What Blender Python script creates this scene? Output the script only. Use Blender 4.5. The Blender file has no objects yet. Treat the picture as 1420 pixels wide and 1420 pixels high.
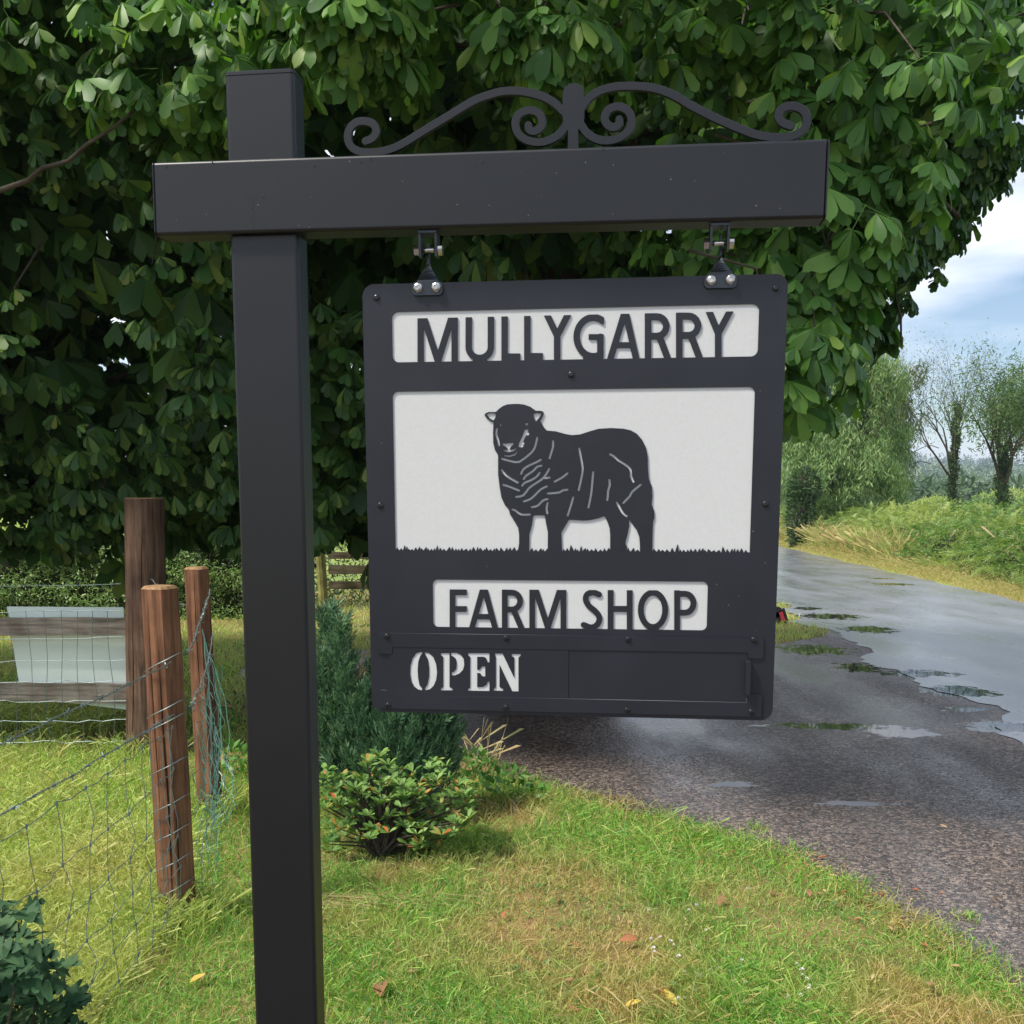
import bpy, math, random
import numpy as np
from mathutils import Matrix, Vector
random.seed(5); rng = np.random.default_rng(5)
C = bpy.context.scene.collection
sc = bpy.context.scene

# ------------------------------------------------------------------ camera
EYE = 1.55; FPX = 1420.0; PCX, PCY = 699.0, 874.0          # phone crop: principal point below the middle
PIT = math.atan((PCY - 695) / FPX)
cam = bpy.data.cameras.new('camera'); co = bpy.data.objects.new('camera', cam); C.objects.link(co)
co.location = (0, 0, EYE); co.rotation_euler = (math.pi / 2 - PIT, 0, 0)
cam.sensor_width = 36; cam.lens = 36; cam.shift_x = (710 - PCX) / 1420; cam.shift_y = (PCY - 710) / 1420
cam.clip_start = .05; cam.clip_end = 6000
sc.camera = co
FW = np.array([0, math.cos(PIT), -math.sin(PIT)]); UP = np.array([0, math.sin(PIT), math.cos(PIT)])
def ray(px, py): return np.array([(px - PCX) / FPX, 0, 0]) + FW + UP * (PCY - py) / FPX
def G(px, py, z=0.0):                                       # point on the ground seen at a pixel
    r = ray(px, py); t = (z - EYE) / r[2]; return np.array([0, 0, EYE]) + r * t
def AT(px, py, Y):                                          # point at distance Y seen at a pixel
    r = ray(px, py); return np.array([0, 0, EYE]) + r * (Y / r[1])

# ------------------------------------------------------------------ world, sun, exposure
SUN_EL, SUN_AZ = math.radians(55), math.radians(243)       # azimuth clockwise from +Y: behind left
w = bpy.data.worlds.new('World'); sc.world = w; w.use_nodes = True
nt = w.node_tree; nt.nodes.clear()
def N(t, typ, **k):
    n = t.nodes.new(typ)
    for a, v in k.items():
        if a.startswith('i_'): n.inputs[int(a[2:]) if a[2:].isdigit() else a[2:].replace('_', ' ')].default_value = v
        else: setattr(n, a, v)
    return n
sky = N(nt, 'ShaderNodeTexSky', sky_type='NISHITA', sun_disc=False, sun_elevation=SUN_EL, sun_rotation=SUN_AZ, air_density=1.0, dust_density=.4, ozone_density=1.6)
tc = N(nt, 'ShaderNodeTexCoord')
mp = N(nt, 'ShaderNodeMapping'); mp.inputs['Scale'].default_value = (1.0, 1.0, 4.6); mp.inputs['Location'].default_value = (0.3, .2, .12); mp.inputs['Rotation'].default_value = (0, math.radians(-10), 0)
nz = N(nt, 'ShaderNodeTexNoise', i_Scale=1.75, i_Detail=7.0, i_Roughness=.5, i_Distortion=.3)
cr = N(nt, 'ShaderNodeValToRGB'); cr.color_ramp.elements[0].position = .43; cr.color_ramp.elements[1].position = .56
n2 = N(nt, 'ShaderNodeTexNoise', i_Scale=3.5, i_Detail=5.0)
cc = N(nt, 'ShaderNodeMix', data_type='RGBA'); cc.inputs[6].default_value = (6.4, 7.1, 8.6, 1); cc.inputs[7].default_value = (9.6, 9.8, 10.2, 1)
mx = N(nt, 'ShaderNodeMix', data_type='RGBA'); bg = N(nt, 'ShaderNodeBackground', i_Strength=.118); wo = N(nt, 'ShaderNodeOutputWorld')
L = nt.links.new
L(tc.outputs['Generated'], mp.inputs['Vector']); L(mp.outputs[0], nz.inputs['Vector']); L(mp.outputs[0], n2.inputs['Vector'])
L(nz.outputs['Fac'], cr.inputs['Fac']); L(n2.outputs['Fac'], cc.inputs['Factor'])
L(cr.outputs['Color'], mx.inputs['Factor']); L(sky.outputs[0], mx.inputs[6]); L(cc.outputs[2], mx.inputs[7])
L(mx.outputs[2], bg.inputs['Color']); L(bg.outputs[0], wo.inputs['Surface'])
sl = bpy.data.lights.new('sun', 'SUN'); so = bpy.data.objects.new('sun', sl); C.objects.link(so)
sl.energy = 4.6; sl.angle = math.radians(9); sl.color = (1, .94, .84)
sd = Vector((math.sin(SUN_AZ) * math.cos(SUN_EL), math.cos(SUN_AZ) * math.cos(SUN_EL), math.sin(SUN_EL)))
so.rotation_euler = sd.to_track_quat('Z', 'Y').to_euler(); so.location = (-4, -6, 9)
vs = sc.view_settings; vs.view_transform = 'Standard'; vs.look = 'None'; vs.exposure = 0.3; vs.gamma = 1; vs.use_curve_mapping = False
sc.render.engine = 'CYCLES'; sc.cycles.max_bounces = 6; sc.cycles.transparent_max_bounces = 4

# ------------------------------------------------------------------ helpers
def tag(o, label=None, cat=None, group=None, kind=None):
    if label: o['label'] = label
    if cat: o['category'] = cat
    if group: o['group'] = group
    if kind: o['kind'] = kind
    return o
def thing(name, label, cat, loc=(0, 0, 0), group=None, rz=0):
    o = bpy.data.objects.new(name, None); C.objects.link(o); o.location = loc; o.rotation_euler = (0, 0, rz); o.empty_display_size = .1
    return tag(o, label, cat, group)
def link(name, me, mat=None, parent=None, loc=None):
    o = bpy.data.objects.new(name, me); C.objects.link(o)
    if mat is not None and len(me.materials) == 0: me.materials.append(mat)
    if parent: o.parent = parent
    if loc is not None: o.location = loc
    return o
def mesh_np(name, V, F, smooth=False, mats=None, midx=None):
    """V (n,3), F (m,k) same-size faces"""
    V = np.asarray(V, np.float32); F = np.asarray(F, np.int32); me = bpy.data.meshes.new(name)
    me.vertices.add(len(V)); me.vertices.foreach_set('co', V.ravel())
    m, k = F.shape; me.loops.add(m * k); me.loops.foreach_set('vertex_index', F.ravel())
    me.polygons.add(m); me.polygons.foreach_set('loop_start', np.arange(0, m * k, k, dtype=np.int32))
    me.polygons.foreach_set('loop_total', np.full(m, k, np.int32))
    if smooth: me.polygons.foreach_set('use_smooth', np.ones(m, bool))
    me.update(calc_edges=True); return me
class MB:
    """collects polygons for one mesh"""
    def __init__(s): s.v = []; s.f = []
    def add(s, v, f):
        n = len(s.v); s.v += [tuple(float(c) for c in p) for p in v]; s.f += [tuple(i + n for i in q) for q in f]; return s
    def box(s, x0, x1, y0, y1, z0, z1):
        v = [(x, y, z) for z in (z0, z1) for y in (y0, y1) for x in (x0, x1)]
        return s.add(v, [(0, 2, 3, 1), (4, 5, 7, 6), (0, 1, 5, 4), (2, 6, 7, 3), (0, 4, 6, 2), (1, 3, 7, 5)])
    def tube(s, pts, r, n=6, cap=True):
        pts = [np.array(p, float) for p in pts]; rs = r if hasattr(r, '__len__') else [r] * len(pts); rings = []
        for i, p in enumerate(pts):
            t = pts[min(i + 1, len(pts) - 1)] - pts[max(i - 1, 0)]; t /= np.linalg.norm(t) + 1e-12
            a = np.cross(t, (0, 0, 1.0)) if abs(t[2]) < .95 else np.cross(t, (0, 1.0, 0)); a /= np.linalg.norm(a); b = np.cross(t, a)
            rings.append([p + rs[i] * (math.cos(2 * math.pi * k / n) * a + math.sin(2 * math.pi * k / n) * b) for k in range(n)])
        v = [q for R in rings for q in R]
        f = [(i * n + k, i * n + (k + 1) % n, (i + 1) * n + (k + 1) % n, (i + 1) * n + k) for i in range(len(pts) - 1) for k in range(n)]
        if cap: f += [tuple(range(n))[::-1], tuple((len(pts) - 1) * n + k for k in range(n))]
        return s.add(v, f)
    def mesh(s, name, smooth=False):
        me = bpy.data.meshes.new(name); me.from_pydata(s.v, [], s.f); me.update()
        if smooth:
            for p in me.polygons: p.use_smooth = True
        return me
    def build(s, name, mat, parent=None, smooth=False): return link(name, s.mesh(name, smooth), mat, parent)
def mat(name, col, rough=.6, spec=.5, metal=0.0, noise=None, bump=None, coat=0):
    """noise=(scale, color2, detail, contrast) ; bump=(scale, strength, distance)"""
    m = bpy.data.materials.new(name); m.use_nodes = True; t = m.node_tree; b = t.nodes['Principled BSDF']
    b.inputs['Base Color'].default_value = (*col, 1); b.inputs['Roughness'].default_value = rough
    b.inputs['Specular IOR Level'].default_value = spec; b.inputs['Metallic'].default_value = metal; b.inputs['Coat Weight'].default_value = coat; b.inputs['Coat Roughness'].default_value = .14
    tcn = N(t, 'ShaderNodeTexCoord')
    if noise:
        n = N(t, 'ShaderNodeTexNoise', i_Scale=noise[0], i_Detail=noise[2] if len(noise) > 2 else 5.0)
        t.links.new(tcn.outputs['Object'], n.inputs['Vector'])
        r = N(t, 'ShaderNodeMapRange'); c = noise[3] if len(noise) > 3 else .2; r.inputs[1].default_value = .5 - c; r.inputs[2].default_value = .5 + c
        x = N(t, 'ShaderNodeMix', data_type='RGBA'); x.inputs[6].default_value = (*col, 1); x.inputs[7].default_value = (*noise[1], 1)
        t.links.new(n.outputs['Fac'], r.inputs[0]); t.links.new(r.outputs[0], x.inputs['Factor']); t.links.new(x.outputs[2], b.inputs['Base Color'])
    if bump:
        n = N(t, 'ShaderNodeTexNoise', i_Scale=bump[0], i_Detail=4.0); t.links.new(tcn.outputs['Object'], n.inputs['Vector'])
        bp = N(t, 'ShaderNodeBump', i_Strength=bump[1], i_Distance=bump[2]); t.links.new(n.outputs['Fac'], bp.inputs['Height']); t.links.new(bp.outputs[0], b.inputs['Normal'])
    return m
def leafmat(name, cols, rough=.45, trans=.35, pos_noise=None, spec=.5):
    """per-leaf random colour (Random Per Island) + translucency; pos_noise=(scale, colour list2) mixes by place"""
    m = bpy.data.materials.new(name); m.use_nodes = True; t = m.node_tree; b = t.nodes['Principled BSDF']; o = t.nodes['Material Output']
    g = N(t, 'ShaderNodeNewGeometry'); oi = N(t, 'ShaderNodeObjectInfo'); ad = N(t, 'ShaderNodeMath', operation='ADD'); fr = N(t, 'ShaderNodeMath', operation='FRACT')
    t.links.new(g.outputs['Random Per Island'], ad.inputs[0]); t.links.new(oi.outputs['Random'], ad.inputs[1]); t.links.new(ad.outputs[0], fr.inputs[0])
    def ramp(cs):
        r = N(t, 'ShaderNodeValToRGB'); e = r.color_ramp.elements
        while len(e) < len(cs): e.new(.5)
        for i, c in enumerate(cs): e[i].position = c[3] if len(c) > 3 else i / (len(cs) - 1); e[i].color = (*c[:3], 1)
        t.links.new(fr.outputs[0], r.inputs['Fac']); return r.outputs['Color']
    col = ramp(cols)
    if pos_noise:
        n = N(t, 'ShaderNodeTexNoise', i_Scale=pos_noise[0], i_Detail=4.0); t.links.new(g.outputs['Position'], n.inputs['Vector'])
        mr = N(t, 'ShaderNodeMapRange'); mr.inputs[1].default_value = pos_noise[2]; mr.inputs[2].default_value = pos_noise[3]; t.links.new(n.outputs['Fac'], mr.inputs[0])
        fac = mr.outputs[0]
        for (cx, cy, rad) in (pos_noise[4] if len(pos_noise) > 4 else []):
            d = N(t, 'ShaderNodeVectorMath', operation='DISTANCE'); d.inputs[1].default_value = (cx, cy, 0); t.links.new(g.outputs['Position'], d.inputs[0])
            m2 = N(t, 'ShaderNodeMapRange'); m2.inputs[1].default_value = rad; m2.inputs[2].default_value = rad * .45; t.links.new(d.outputs['Value'], m2.inputs[0])
            mu = N(t, 'ShaderNodeMath', operation='MULTIPLY'); n3 = N(t, 'ShaderNodeTexNoise', i_Scale=9.0, i_Detail=3.0); t.links.new(g.outputs['Position'], n3.inputs['Vector'])
            m3 = N(t, 'ShaderNodeMapRange'); m3.inputs[1].default_value = .30; m3.inputs[2].default_value = .52; t.links.new(n3.outputs['Fac'], m3.inputs[0])
            t.links.new(m2.outputs[0], mu.inputs[0]); t.links.new(m3.outputs[0], mu.inputs[1])
            a2 = N(t, 'ShaderNodeMath', operation='MAXIMUM'); t.links.new(mu.outputs[0], a2.inputs[0]); t.links.new(fac, a2.inputs[1]); fac = a2.outputs[0]
        x = N(t, 'ShaderNodeMix', data_type='RGBA'); t.links.new(fac, x.inputs['Factor']); t.links.new(col, x.inputs[6]); t.links.new(ramp(pos_noise[1]), x.inputs[7]); col = x.outputs[2]
    t.links.new(col, b.inputs['Base Color']); b.inputs['Roughness'].default_value = rough; b.inputs['Specular IOR Level'].default_value = spec
    tr = N(t, 'ShaderNodeBsdfTranslucent'); hs = N(t, 'ShaderNodeHueSaturation'); hs.inputs['Saturation'].default_value = 1.15; hs.inputs['Value'].default_value = 1.5
    t.links.new(col, hs.inputs['Color']); t.links.new(hs.outputs[0], tr.inputs['Color'])
    ms = N(t, 'ShaderNodeMixShader'); ms.inputs[0].default_value = trans; t.links.new(b.outputs[0], ms.inputs[1]); t.links.new(tr.outputs[0], ms.inputs[2]); t.links.new(ms.outputs[0], o.inputs['Surface'])
    return m

# ---- leaf scattering: copies of a small shape, joined into one mesh
def frames(X, Zhint):
    X = X / (np.linalg.norm(X, axis=1, keepdims=True) + 1e-9); Y = np.cross(Zhint, X); Y /= np.linalg.norm(Y, axis=1, keepdims=True) + 1e-9; Z = np.cross(X, Y)
    return np.stack([X, Y, Z], 1)                          # rows
def scatter(name, shapes, pos, fr, scl, pick=None, smooth=False):
    """shapes: list of (V,F) with equal face size; instance i uses shapes[pick[i]]"""
    Vs = []; Fs = []; off = 0
    if pick is None: pick = rng.integers(0, len(shapes), len(pos))
    for k, (V, F) in enumerate(shapes):
        idx = np.where(pick == k)[0]
        if not len(idx): continue
        W = np.einsum('vj,ijk->ivk', V, fr[idx]) * np.asarray(scl)[idx][:, None, None] + pos[idx][:, None, :]
        Fs.append((F[None] + (np.arange(len(idx)) * len(V))[:, None, None]).reshape(-1, F.shape[1]) + off); Vs.append(W.reshape(-1, 3)); off += len(idx) * len(V)
    return mesh_np(name, np.concatenate(Vs), np.concatenate(Fs), smooth)
def rnd_dirs(n):
    v = rng.normal(size=(n, 3)); return v / np.linalg.norm(v, axis=1, keepdims=True)

# ------------------------------------------------------------------ 2-D outlines from distance fields
def seg_d(P, a, b):
    a = np.array(a); b = np.array(b); ab = b - a; h = np.clip(((P - a) @ ab) / (ab @ ab + 1e-18), 0, 1); return np.linalg.norm(P - a - h[..., None] * ab, axis=-1)
def sd_stroke(P, pts, hw):
    d = None
    for a, b in zip(pts[:-1], pts[1:]):
        e = seg_d(P, a, b); d = e if d is None else np.minimum(d, e)
    return d - hw
def sd_poly(P, pts):
    n = len(pts); d = None; ins = np.zeros(P.shape[:-1], bool); x, y = P[..., 0], P[..., 1]
    for i in range(n):
        a, b = pts[i], pts[(i + 1) % n]; e = seg_d(P, a, b); d = e if d is None else np.minimum(d, e)
        c = ((a[1] > y) != (b[1] > y)); ins ^= c & (x < (b[0] - a[0]) * (y - a[1]) / (b[1] - a[1] + 1e-18) + a[0])
    return np.where(ins, -d, d)
def sd_box(P, x0, x1, y0, y1, r=0.0):
    q = np.abs(P - np.array([(x0 + x1) / 2, (y0 + y1) / 2])) - np.array([(x1 - x0) / 2 - r, (y1 - y0) / 2 - r])
    return np.linalg.norm(np.maximum(q, 0), axis=-1) + np.minimum(np.maximum(q[..., 0], q[..., 1]), 0) - r
def grid(x0, x1, y0, y1, h):
    xs = np.arange(x0, x1 + h, h); ys = np.arange(y0, y1 + h, h); return np.stack(np.meshgrid(xs, ys, indexing='xy'), -1)
def contours(P, D, tol=.00007):
    D = np.where(np.abs(D) < 1e-9, 1e-9, D); ins = D < 0; ny, nx = D.shape; h = P[0, 1, 0] - P[0, 0, 0]; x0, y0 = P[0, 0]
    code = (ins[:-1, :-1] * 1 + ins[:-1, 1:] * 2 + ins[1:, 1:] * 4 + ins[1:, :-1] * 8)
    js, is_ = np.where((code > 0) & (code < 15))
    T = {1: [(3, 0)], 2: [(0, 1)], 3: [(3, 1)], 4: [(1, 2)], 5: [(3, 0), (1, 2)], 6: [(0, 2)], 7: [(3, 2)], 8: [(2, 3)], 9: [(2, 0)], 10: [(0, 1), (2, 3)], 11: [(2, 1)], 12: [(1, 3)], 13: [(1, 0)], 14: [(0, 3)]}
    nxt = {}; pt = {}
    def ek(j, i, e):
        if e == 0: return ('h', j, i)
        if e == 2: return ('h', j + 1, i)
        if e == 3: return ('v', j, i)
        return ('v', j, i + 1)
    for j, i in zip(js.tolist(), is_.tolist()):
        for a, b in T[int(code[j, i])]:
            ka, kb = ek(j, i, a), ek(j, i, b); nxt[ka] = kb
            for k in (ka, kb):
                if k not in pt:
                    t, jj, ii = k
                    if t == 'h': d0, d1 = D[jj, ii], D[jj, ii + 1]; pt[k] = (x0 + (ii + d0 / (d0 - d1)) * h, y0 + jj * h)
                    else: d0, d1 = D[jj, ii], D[jj + 1, ii]; pt[k] = (x0 + ii * h, y0 + (jj + d0 / (d0 - d1)) * h)
    out = []
    while nxt:
        k0 = next(iter(nxt)); loop = []; k = k0
        while k in nxt: loop.append(pt[k]); k = nxt.pop(k)
        if len(loop) > 5: out.append(simp(np.array(loop), tol))
    return [o for o in out if len(o) >= 3]
def simp(p, tol):
    def dp(a, b):
        if b <= a + 1: return []
        d = p[b] - p[a]; l = np.hypot(*d); q = p[a + 1:b] - p[a]
        e = np.abs(q[:, 0] * d[1] - q[:, 1] * d[0]) / l if l > 1e-9 else np.hypot(q[:, 0], q[:, 1])
        k = int(e.argmax())
        if e[k] < tol: return []
        m = a + 1 + k; return dp(a, m) + [m] + dp(m, b)
    n = len(p); far = int(np.hypot(*(p - p[0]).T).argmax()); idx = [0] + dp(0, far) + [far] + dp(far, n - 1) + [n - 1]; return p[idx]
def plate(name, loops, y0, y1, m, parent, bevel=0.0, xf=None):
    """filled extruded outline standing in local XZ, front face at y0, back at y1"""
    cu = bpy.data.curves.new(name, 'CURVE'); cu.dimensions = '2D'; cu.fill_mode = 'BOTH'; cu.extrude = (y1 - y0) / 2 - bevel; cu.bevel_depth = bevel; cu.bevel_resolution = 0
    for lp in loops:
        s = cu.splines.new('POLY'); s.points.add(len(lp) - 1); s.use_cyclic_u = True
        s.points.foreach_set('co', np.column_stack([lp, np.zeros(len(lp)), np.ones(len(lp))]).ravel())
    o = bpy.data.objects.new('tmp', cu); C.objects.link(o); dg = bpy.context.evaluated_depsgraph_get()
    me = bpy.data.meshes.new_from_object(o.evaluated_get(dg)); bpy.data.objects.remove(o); bpy.data.curves.remove(cu)
    n = len(me.vertices); v = np.zeros(n * 3); me.vertices.foreach_get('co', v); v = v.reshape(-1, 3)
    v = np.column_stack([v[:, 0], (y0 + y1) / 2 - v[:, 2], v[:, 1]]); me.vertices.foreach_set('co', v.ravel()); me.update(); me.name = name
    me.materials.clear(); return link(name, me, m, parent)
def rot(yaw, pit, rol): return Matrix.Rotation(yaw, 3, 'Z') @ Matrix.Rotation(pit, 3, 'X') @ Matrix.Rotation(rol, 3, 'Y')
def plane_map(loc, R, ydep):
    Rn = np.array(R); loc = np.array(loc)
    def f(px, py):
        r = Rn.T @ ray(px, py); o = Rn.T @ (np.array([0, 0, EYE]) - loc); t = (ydep - o[1]) / r[1]; q = o + r * t; return (q[0], q[2])
    return f
def smooth_pts(pts, n=4):
    """Catmull-Rom"""
    p = [np.array(q, float) for q in pts]; p = [2 * p[0] - p[1]] + p + [2 * p[-1] - p[-2]]; out = []
    for i in range(1, len(p) - 2):
        for k in range(n):
            t = k / n; a, b, c, d = p[i - 1:i + 3]; out.append(.5 * (2 * b + (c - a) * t + (2 * a - 5 * b + 4 * c - d) * t * t + (3 * b - a - 3 * c + d) * t ** 3))
    return out + [p[-2]]
def arc(cx, cy, rx, ry, a0, a1, n=14): return [(cx + rx * math.cos(math.radians(a0 + (a1 - a0) * k / n)), cy - ry * math.sin(math.radians(a0 + (a1 - a0) * k / n))) for k in range(n + 1)]

# ================================================================== SETTING: ground, road, driveway
def in_poly(P, poly):
    ins = np.zeros(len(P), bool); x, y = P[:, 0], P[:, 1]; n = len(poly)
    for i in range(n):
        a, b = poly[i], poly[(i + 1) % n]; c = ((a[1] > y) != (b[1] > y)); ins ^= c & (x < (b[0] - a[0]) * (y - a[1]) / (b[1] - a[1] + 1e-18) + a[0])
    return ins
def RX(y): return 7.35 + (y - 7) * .075                    # right edge of the road
wob = lambda y, s: .07 * math.sin(y * 1.7 + s) + .05 * math.sin(y * 4.1 + 2 * s)
near_edge = [(330, 935), (345, 955), (375, 968), (450, 985), (560, 1018), (620, 1042), (660, 1058), (700, 1078), (780, 1098), (860, 1118), (960, 1150), (1060, 1178), (1110, 1192), (1180, 1232), (1250, 1278), (1300, 1308), (1360, 1345), (1425, 1388), (1500, 1450), (1750, 1650)]
far_edge = [(1112, 845), (1128, 858), (1148, 872), (1140, 884), (1080, 894), (900, 896), (700, 898), (400, 904), (345, 915), (330, 935)]
NE = [G(*p)[:2] for p in near_edge]; FE = [G(*p)[:2] for p in far_edge]
def jag(pl, amp, step=.12):
    out = []
    for a, b in zip(pl[:-1], pl[1:]):
        n = max(1, int(np.linalg.norm(b - a) / step)); 
        for k in range(n): out.append(a + (b - a) * k / n + (rng.normal(size=2) * amp if 0 < k else 0))
    return out + [pl[-1]]
NEj = jag(NE, .04, .09); FEj = jag(FE, .03, .3)
drive_poly = NEj + [np.array([1.6, .9]), np.array([-3.2, .7]), np.array([-4.5, -12.0]), np.array([3.2, -12.0]), np.array([RX(1.0) - 3.2, 1.0]), np.array([RX(16) - 3.3, 16.0])] + FEj  # part behind the camera is unseen gravel, added to darken the post's reflection
road_L = [np.array([RX(y) - 3.9 + wob(y, 1) * 1.8 + rng.normal(0, .035), y]) for y in np.arange(-25, 75, .12)]; road_R = [np.array([RX(y) + wob(y, 4) * .8, y]) for y in np.arange(-25, 75, .5)]
road_poly = road_L + road_R[::-1]
def hn(t, vec, scale, detail, a, b):
    n = N(t, 'ShaderNodeTexNoise', i_Scale=scale, i_Detail=detail); t.links.new(vec, n.inputs['Vector']); r = N(t, 'ShaderNodeMapRange'); r.inputs[1].default_value = a; r.inputs[2].default_value = b
    t.links.new(n.outputs['Fac'], r.inputs[0]); return r.outputs[0]
PUD = []
for (px, py, wpx, hpx) in [(1128, 902, 84, 13), (1190, 927, 48, 13), (1150, 856, 80, 8), (1205, 874, 66, 9), (1250, 1017, 90, 13), (1150, 1008, 150, 9), (1020, 1090, 56, 8), (1185, 1116, 110, 6), (1240, 811, 50, 3), (1222, 803, 34, 2), (1330, 960, 90, 14), (1275, 935, 90, 9), (1390, 1010, 90, 16), (1340, 985, 60, 6), (1120, 845, 40, 4)]:
    c = G(px, py); PUD.append((c[0], c[1], (G(px + wpx / 2, py) - G(px - wpx / 2, py))[0] / 2, (G(px, py - hpx / 2) - G(px, py + hpx / 2))[1] / 2))
def tarmac(name, c1, c2, r1, r2, bstr, grain, wetscale):
    m = bpy.data.materials.new(name); m.use_nodes = True; t = m.node_tree; b = t.nodes['Principled BSDF']; g = N(t, 'ShaderNodeNewGeometry'); P = g.outputs['Position']
    mp = N(t, 'ShaderNodeMapping'); mp.inputs['Scale'].default_value = (1.6, .55, 1); t.links.new(P, mp.inputs['Vector'])
    x = N(t, 'ShaderNodeMix', data_type='RGBA'); x.inputs[6].default_value = (*c1, 1); x.inputs[7].default_value = (*c2, 1); vc = N(t, 'ShaderNodeTexVoronoi', i_Scale=grain * 1.15); t.links.new(P, vc.inputs['Vector']); sx = N(t, 'ShaderNodeSeparateColor'); t.links.new(vc.outputs['Color'], sx.inputs[0]); pw = N(t, 'ShaderNodeMath', operation='POWER'); pw.inputs[1].default_value = 1.0 if name == 'wet_asphalt' else 2.2; t.links.new(sx.outputs[0], pw.inputs[0]); t.links.new(pw.outputs[0], x.inputs['Factor'])
    y = N(t, 'ShaderNodeMix', data_type='RGBA', blend_type='MULTIPLY'); y.inputs[7].default_value = (.62, .6, .6, 1); t.links.new(hn(t, mp.outputs[0], 1.3, 5.0, .35, .65), y.inputs['Factor']); t.links.new(x.outputs[2], y.inputs[6])
    t.links.new(y.outputs[2], b.inputs['Base Color'])
    wet = hn(t, mp.outputs[0], wetscale, 6.0, .42, .62); rr = N(t, 'ShaderNodeMapRange'); rr.inputs[3].default_value = r1; rr.inputs[4].default_value = r2; t.links.new(wet, rr.inputs[0]); t.links.new(rr.outputs[0], b.inputs['Roughness'])
    v = N(t, 'ShaderNodeTexVoronoi', i_Scale=grain); t.links.new(P, v.inputs['Vector']); bs = N(t, 'ShaderNodeMapRange'); bs.inputs[3].default_value = bstr; bs.inputs[4].default_value = bstr * .25; t.links.new(wet, bs.inputs[0])
    bp = N(t, 'ShaderNodeBump', i_Distance=.006); t.links.new(bs.outputs[0], bp.inputs['Strength']); t.links.new(v.outputs['Distance'], bp.inputs['Height'])
    bp2 = N(t, 'ShaderNodeBump', i_Distance=.02, i_Strength=.25); n = N(t, 'ShaderNodeTexNoise', i_Scale=5.0, i_Detail=6.0); t.links.new(P, n.inputs['Vector']); t.links.new(n.outputs['Fac'], bp2.inputs['Height']); t.links.new(bp.outputs[0], bp2.inputs['Normal']); t.links.new(bp2.outputs[0], b.inputs['Normal'])
    wn = N(t, 'ShaderNodeTexNoise', i_Scale=8.0, i_Detail=7.0, i_Roughness=.65); t.links.new(P, wn.inputs['Vector']); ws = N(t, 'ShaderNodeMath', operation='MULTIPLY_ADD'); ws.inputs[1].default_value = 3.6; ws.inputs[2].default_value = -1.8; t.links.new(wn.outputs['Fac'], ws.inputs[0]); fac = None
    for (cx, cy, a_, b_) in PUD:
        v1 = N(t, 'ShaderNodeVectorMath', operation='SUBTRACT'); v1.inputs[1].default_value = (cx, cy, 0); t.links.new(P, v1.inputs[0]); v2 = N(t, 'ShaderNodeVectorMath', operation='MULTIPLY'); v2.inputs[1].default_value = (1 / a_, 1 / b_, 0); t.links.new(v1.outputs[0], v2.inputs[0])
        v3 = N(t, 'ShaderNodeVectorMath', operation='LENGTH'); t.links.new(v2.outputs[0], v3.inputs[0])
        if fac is None: fac = v3.outputs['Value']
        else: mn = N(t, 'ShaderNodeMath', operation='MINIMUM'); t.links.new(fac, mn.inputs[0]); t.links.new(v3.outputs['Value'], mn.inputs[1]); fac = mn.outputs[0]
    ad = N(t, 'ShaderNodeMath', operation='ADD'); t.links.new(fac, ad.inputs[0]); t.links.new(ws.outputs[0], ad.inputs[1]); pr = N(t, 'ShaderNodeMapRange'); pr.inputs[1].default_value = 1.12; pr.inputs[2].default_value = .92; t.links.new(ad.outputs[0], pr.inputs[0])
    wat = N(t, 'ShaderNodeBsdfPrincipled'); wat.inputs['Base Color'].default_value = (.025, .022, .018, 1); wat.inputs['Roughness'].default_value = .025; wat.inputs['IOR'].default_value = 1.36
    mxs = N(t, 'ShaderNodeMixShader'); t.links.new(pr.outputs[0], mxs.inputs[0]); t.links.new(b.outputs[0], mxs.inputs[1]); t.links.new(wat.outputs[0], mxs.inputs[2]); t.links.new(mxs.outputs[0], t.nodes['Material Output'].inputs['Surface'])
    b.inputs['Specular IOR Level'].default_value = .9 if name == 'wet_asphalt' else .55; return m
m_road = tarmac('wet_asphalt', (.16, .165, .195), (.24, .25, .295), .42, .22, .3, 75, 1.1)
rb_ = [n for n in m_road.node_tree.nodes if n.type == 'BSDF_PRINCIPLED' and not n.inputs['Roughness'].is_linked or n.type == 'BSDF_PRINCIPLED']
for n_ in rb_:
    if n_.inputs['Roughness'].is_linked: n_.inputs['Coat Weight'].default_value = .9; n_.inputs['Coat Roughness'].default_value = .3
m_drive = tarmac('wet_gravel', (.034, .025, .020), (.30, .23, .185), .6, .3, .8, 62, .8)
m_ground = mat('soil_and_thatch', (.13, .13, .045), .95, .2, noise=(2.6, (.27, .18, .085), 8, .12), bump=(60, .6, .02))
m_field = mat('meadow', (.16, .24, .06), .95, .1, noise=(.35, (.30, .33, .09), 6, .2))
def sheet(name, poly, z, m, kind='structure'):
    import mathutils.geometry as mg
    v = [Vector((float(p[0]), float(p[1]), 0)) for p in poly]; tri = mg.tessellate_polygon([v])
    me = bpy.data.meshes.new(name); me.from_pydata([(p.x, p.y, z) for p in v], [], [tuple(t) for t in tri]); me.update()
    for p in me.polygons:
        if p.normal.z < 0: p.flip()
    return tag(link(name, me, m), kind=kind)
gb = MB(); xs = [-3000, -40, -12, 12, 40, 3000]; 
gb.add([(-3000, -300, 0), (3000, -300, 0), (3000, 18, 0), (-3000, 18, 0)], [(0, 1, 2, 3)]); o = gb.build('ground', m_ground); tag(o, kind='structure')
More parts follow.
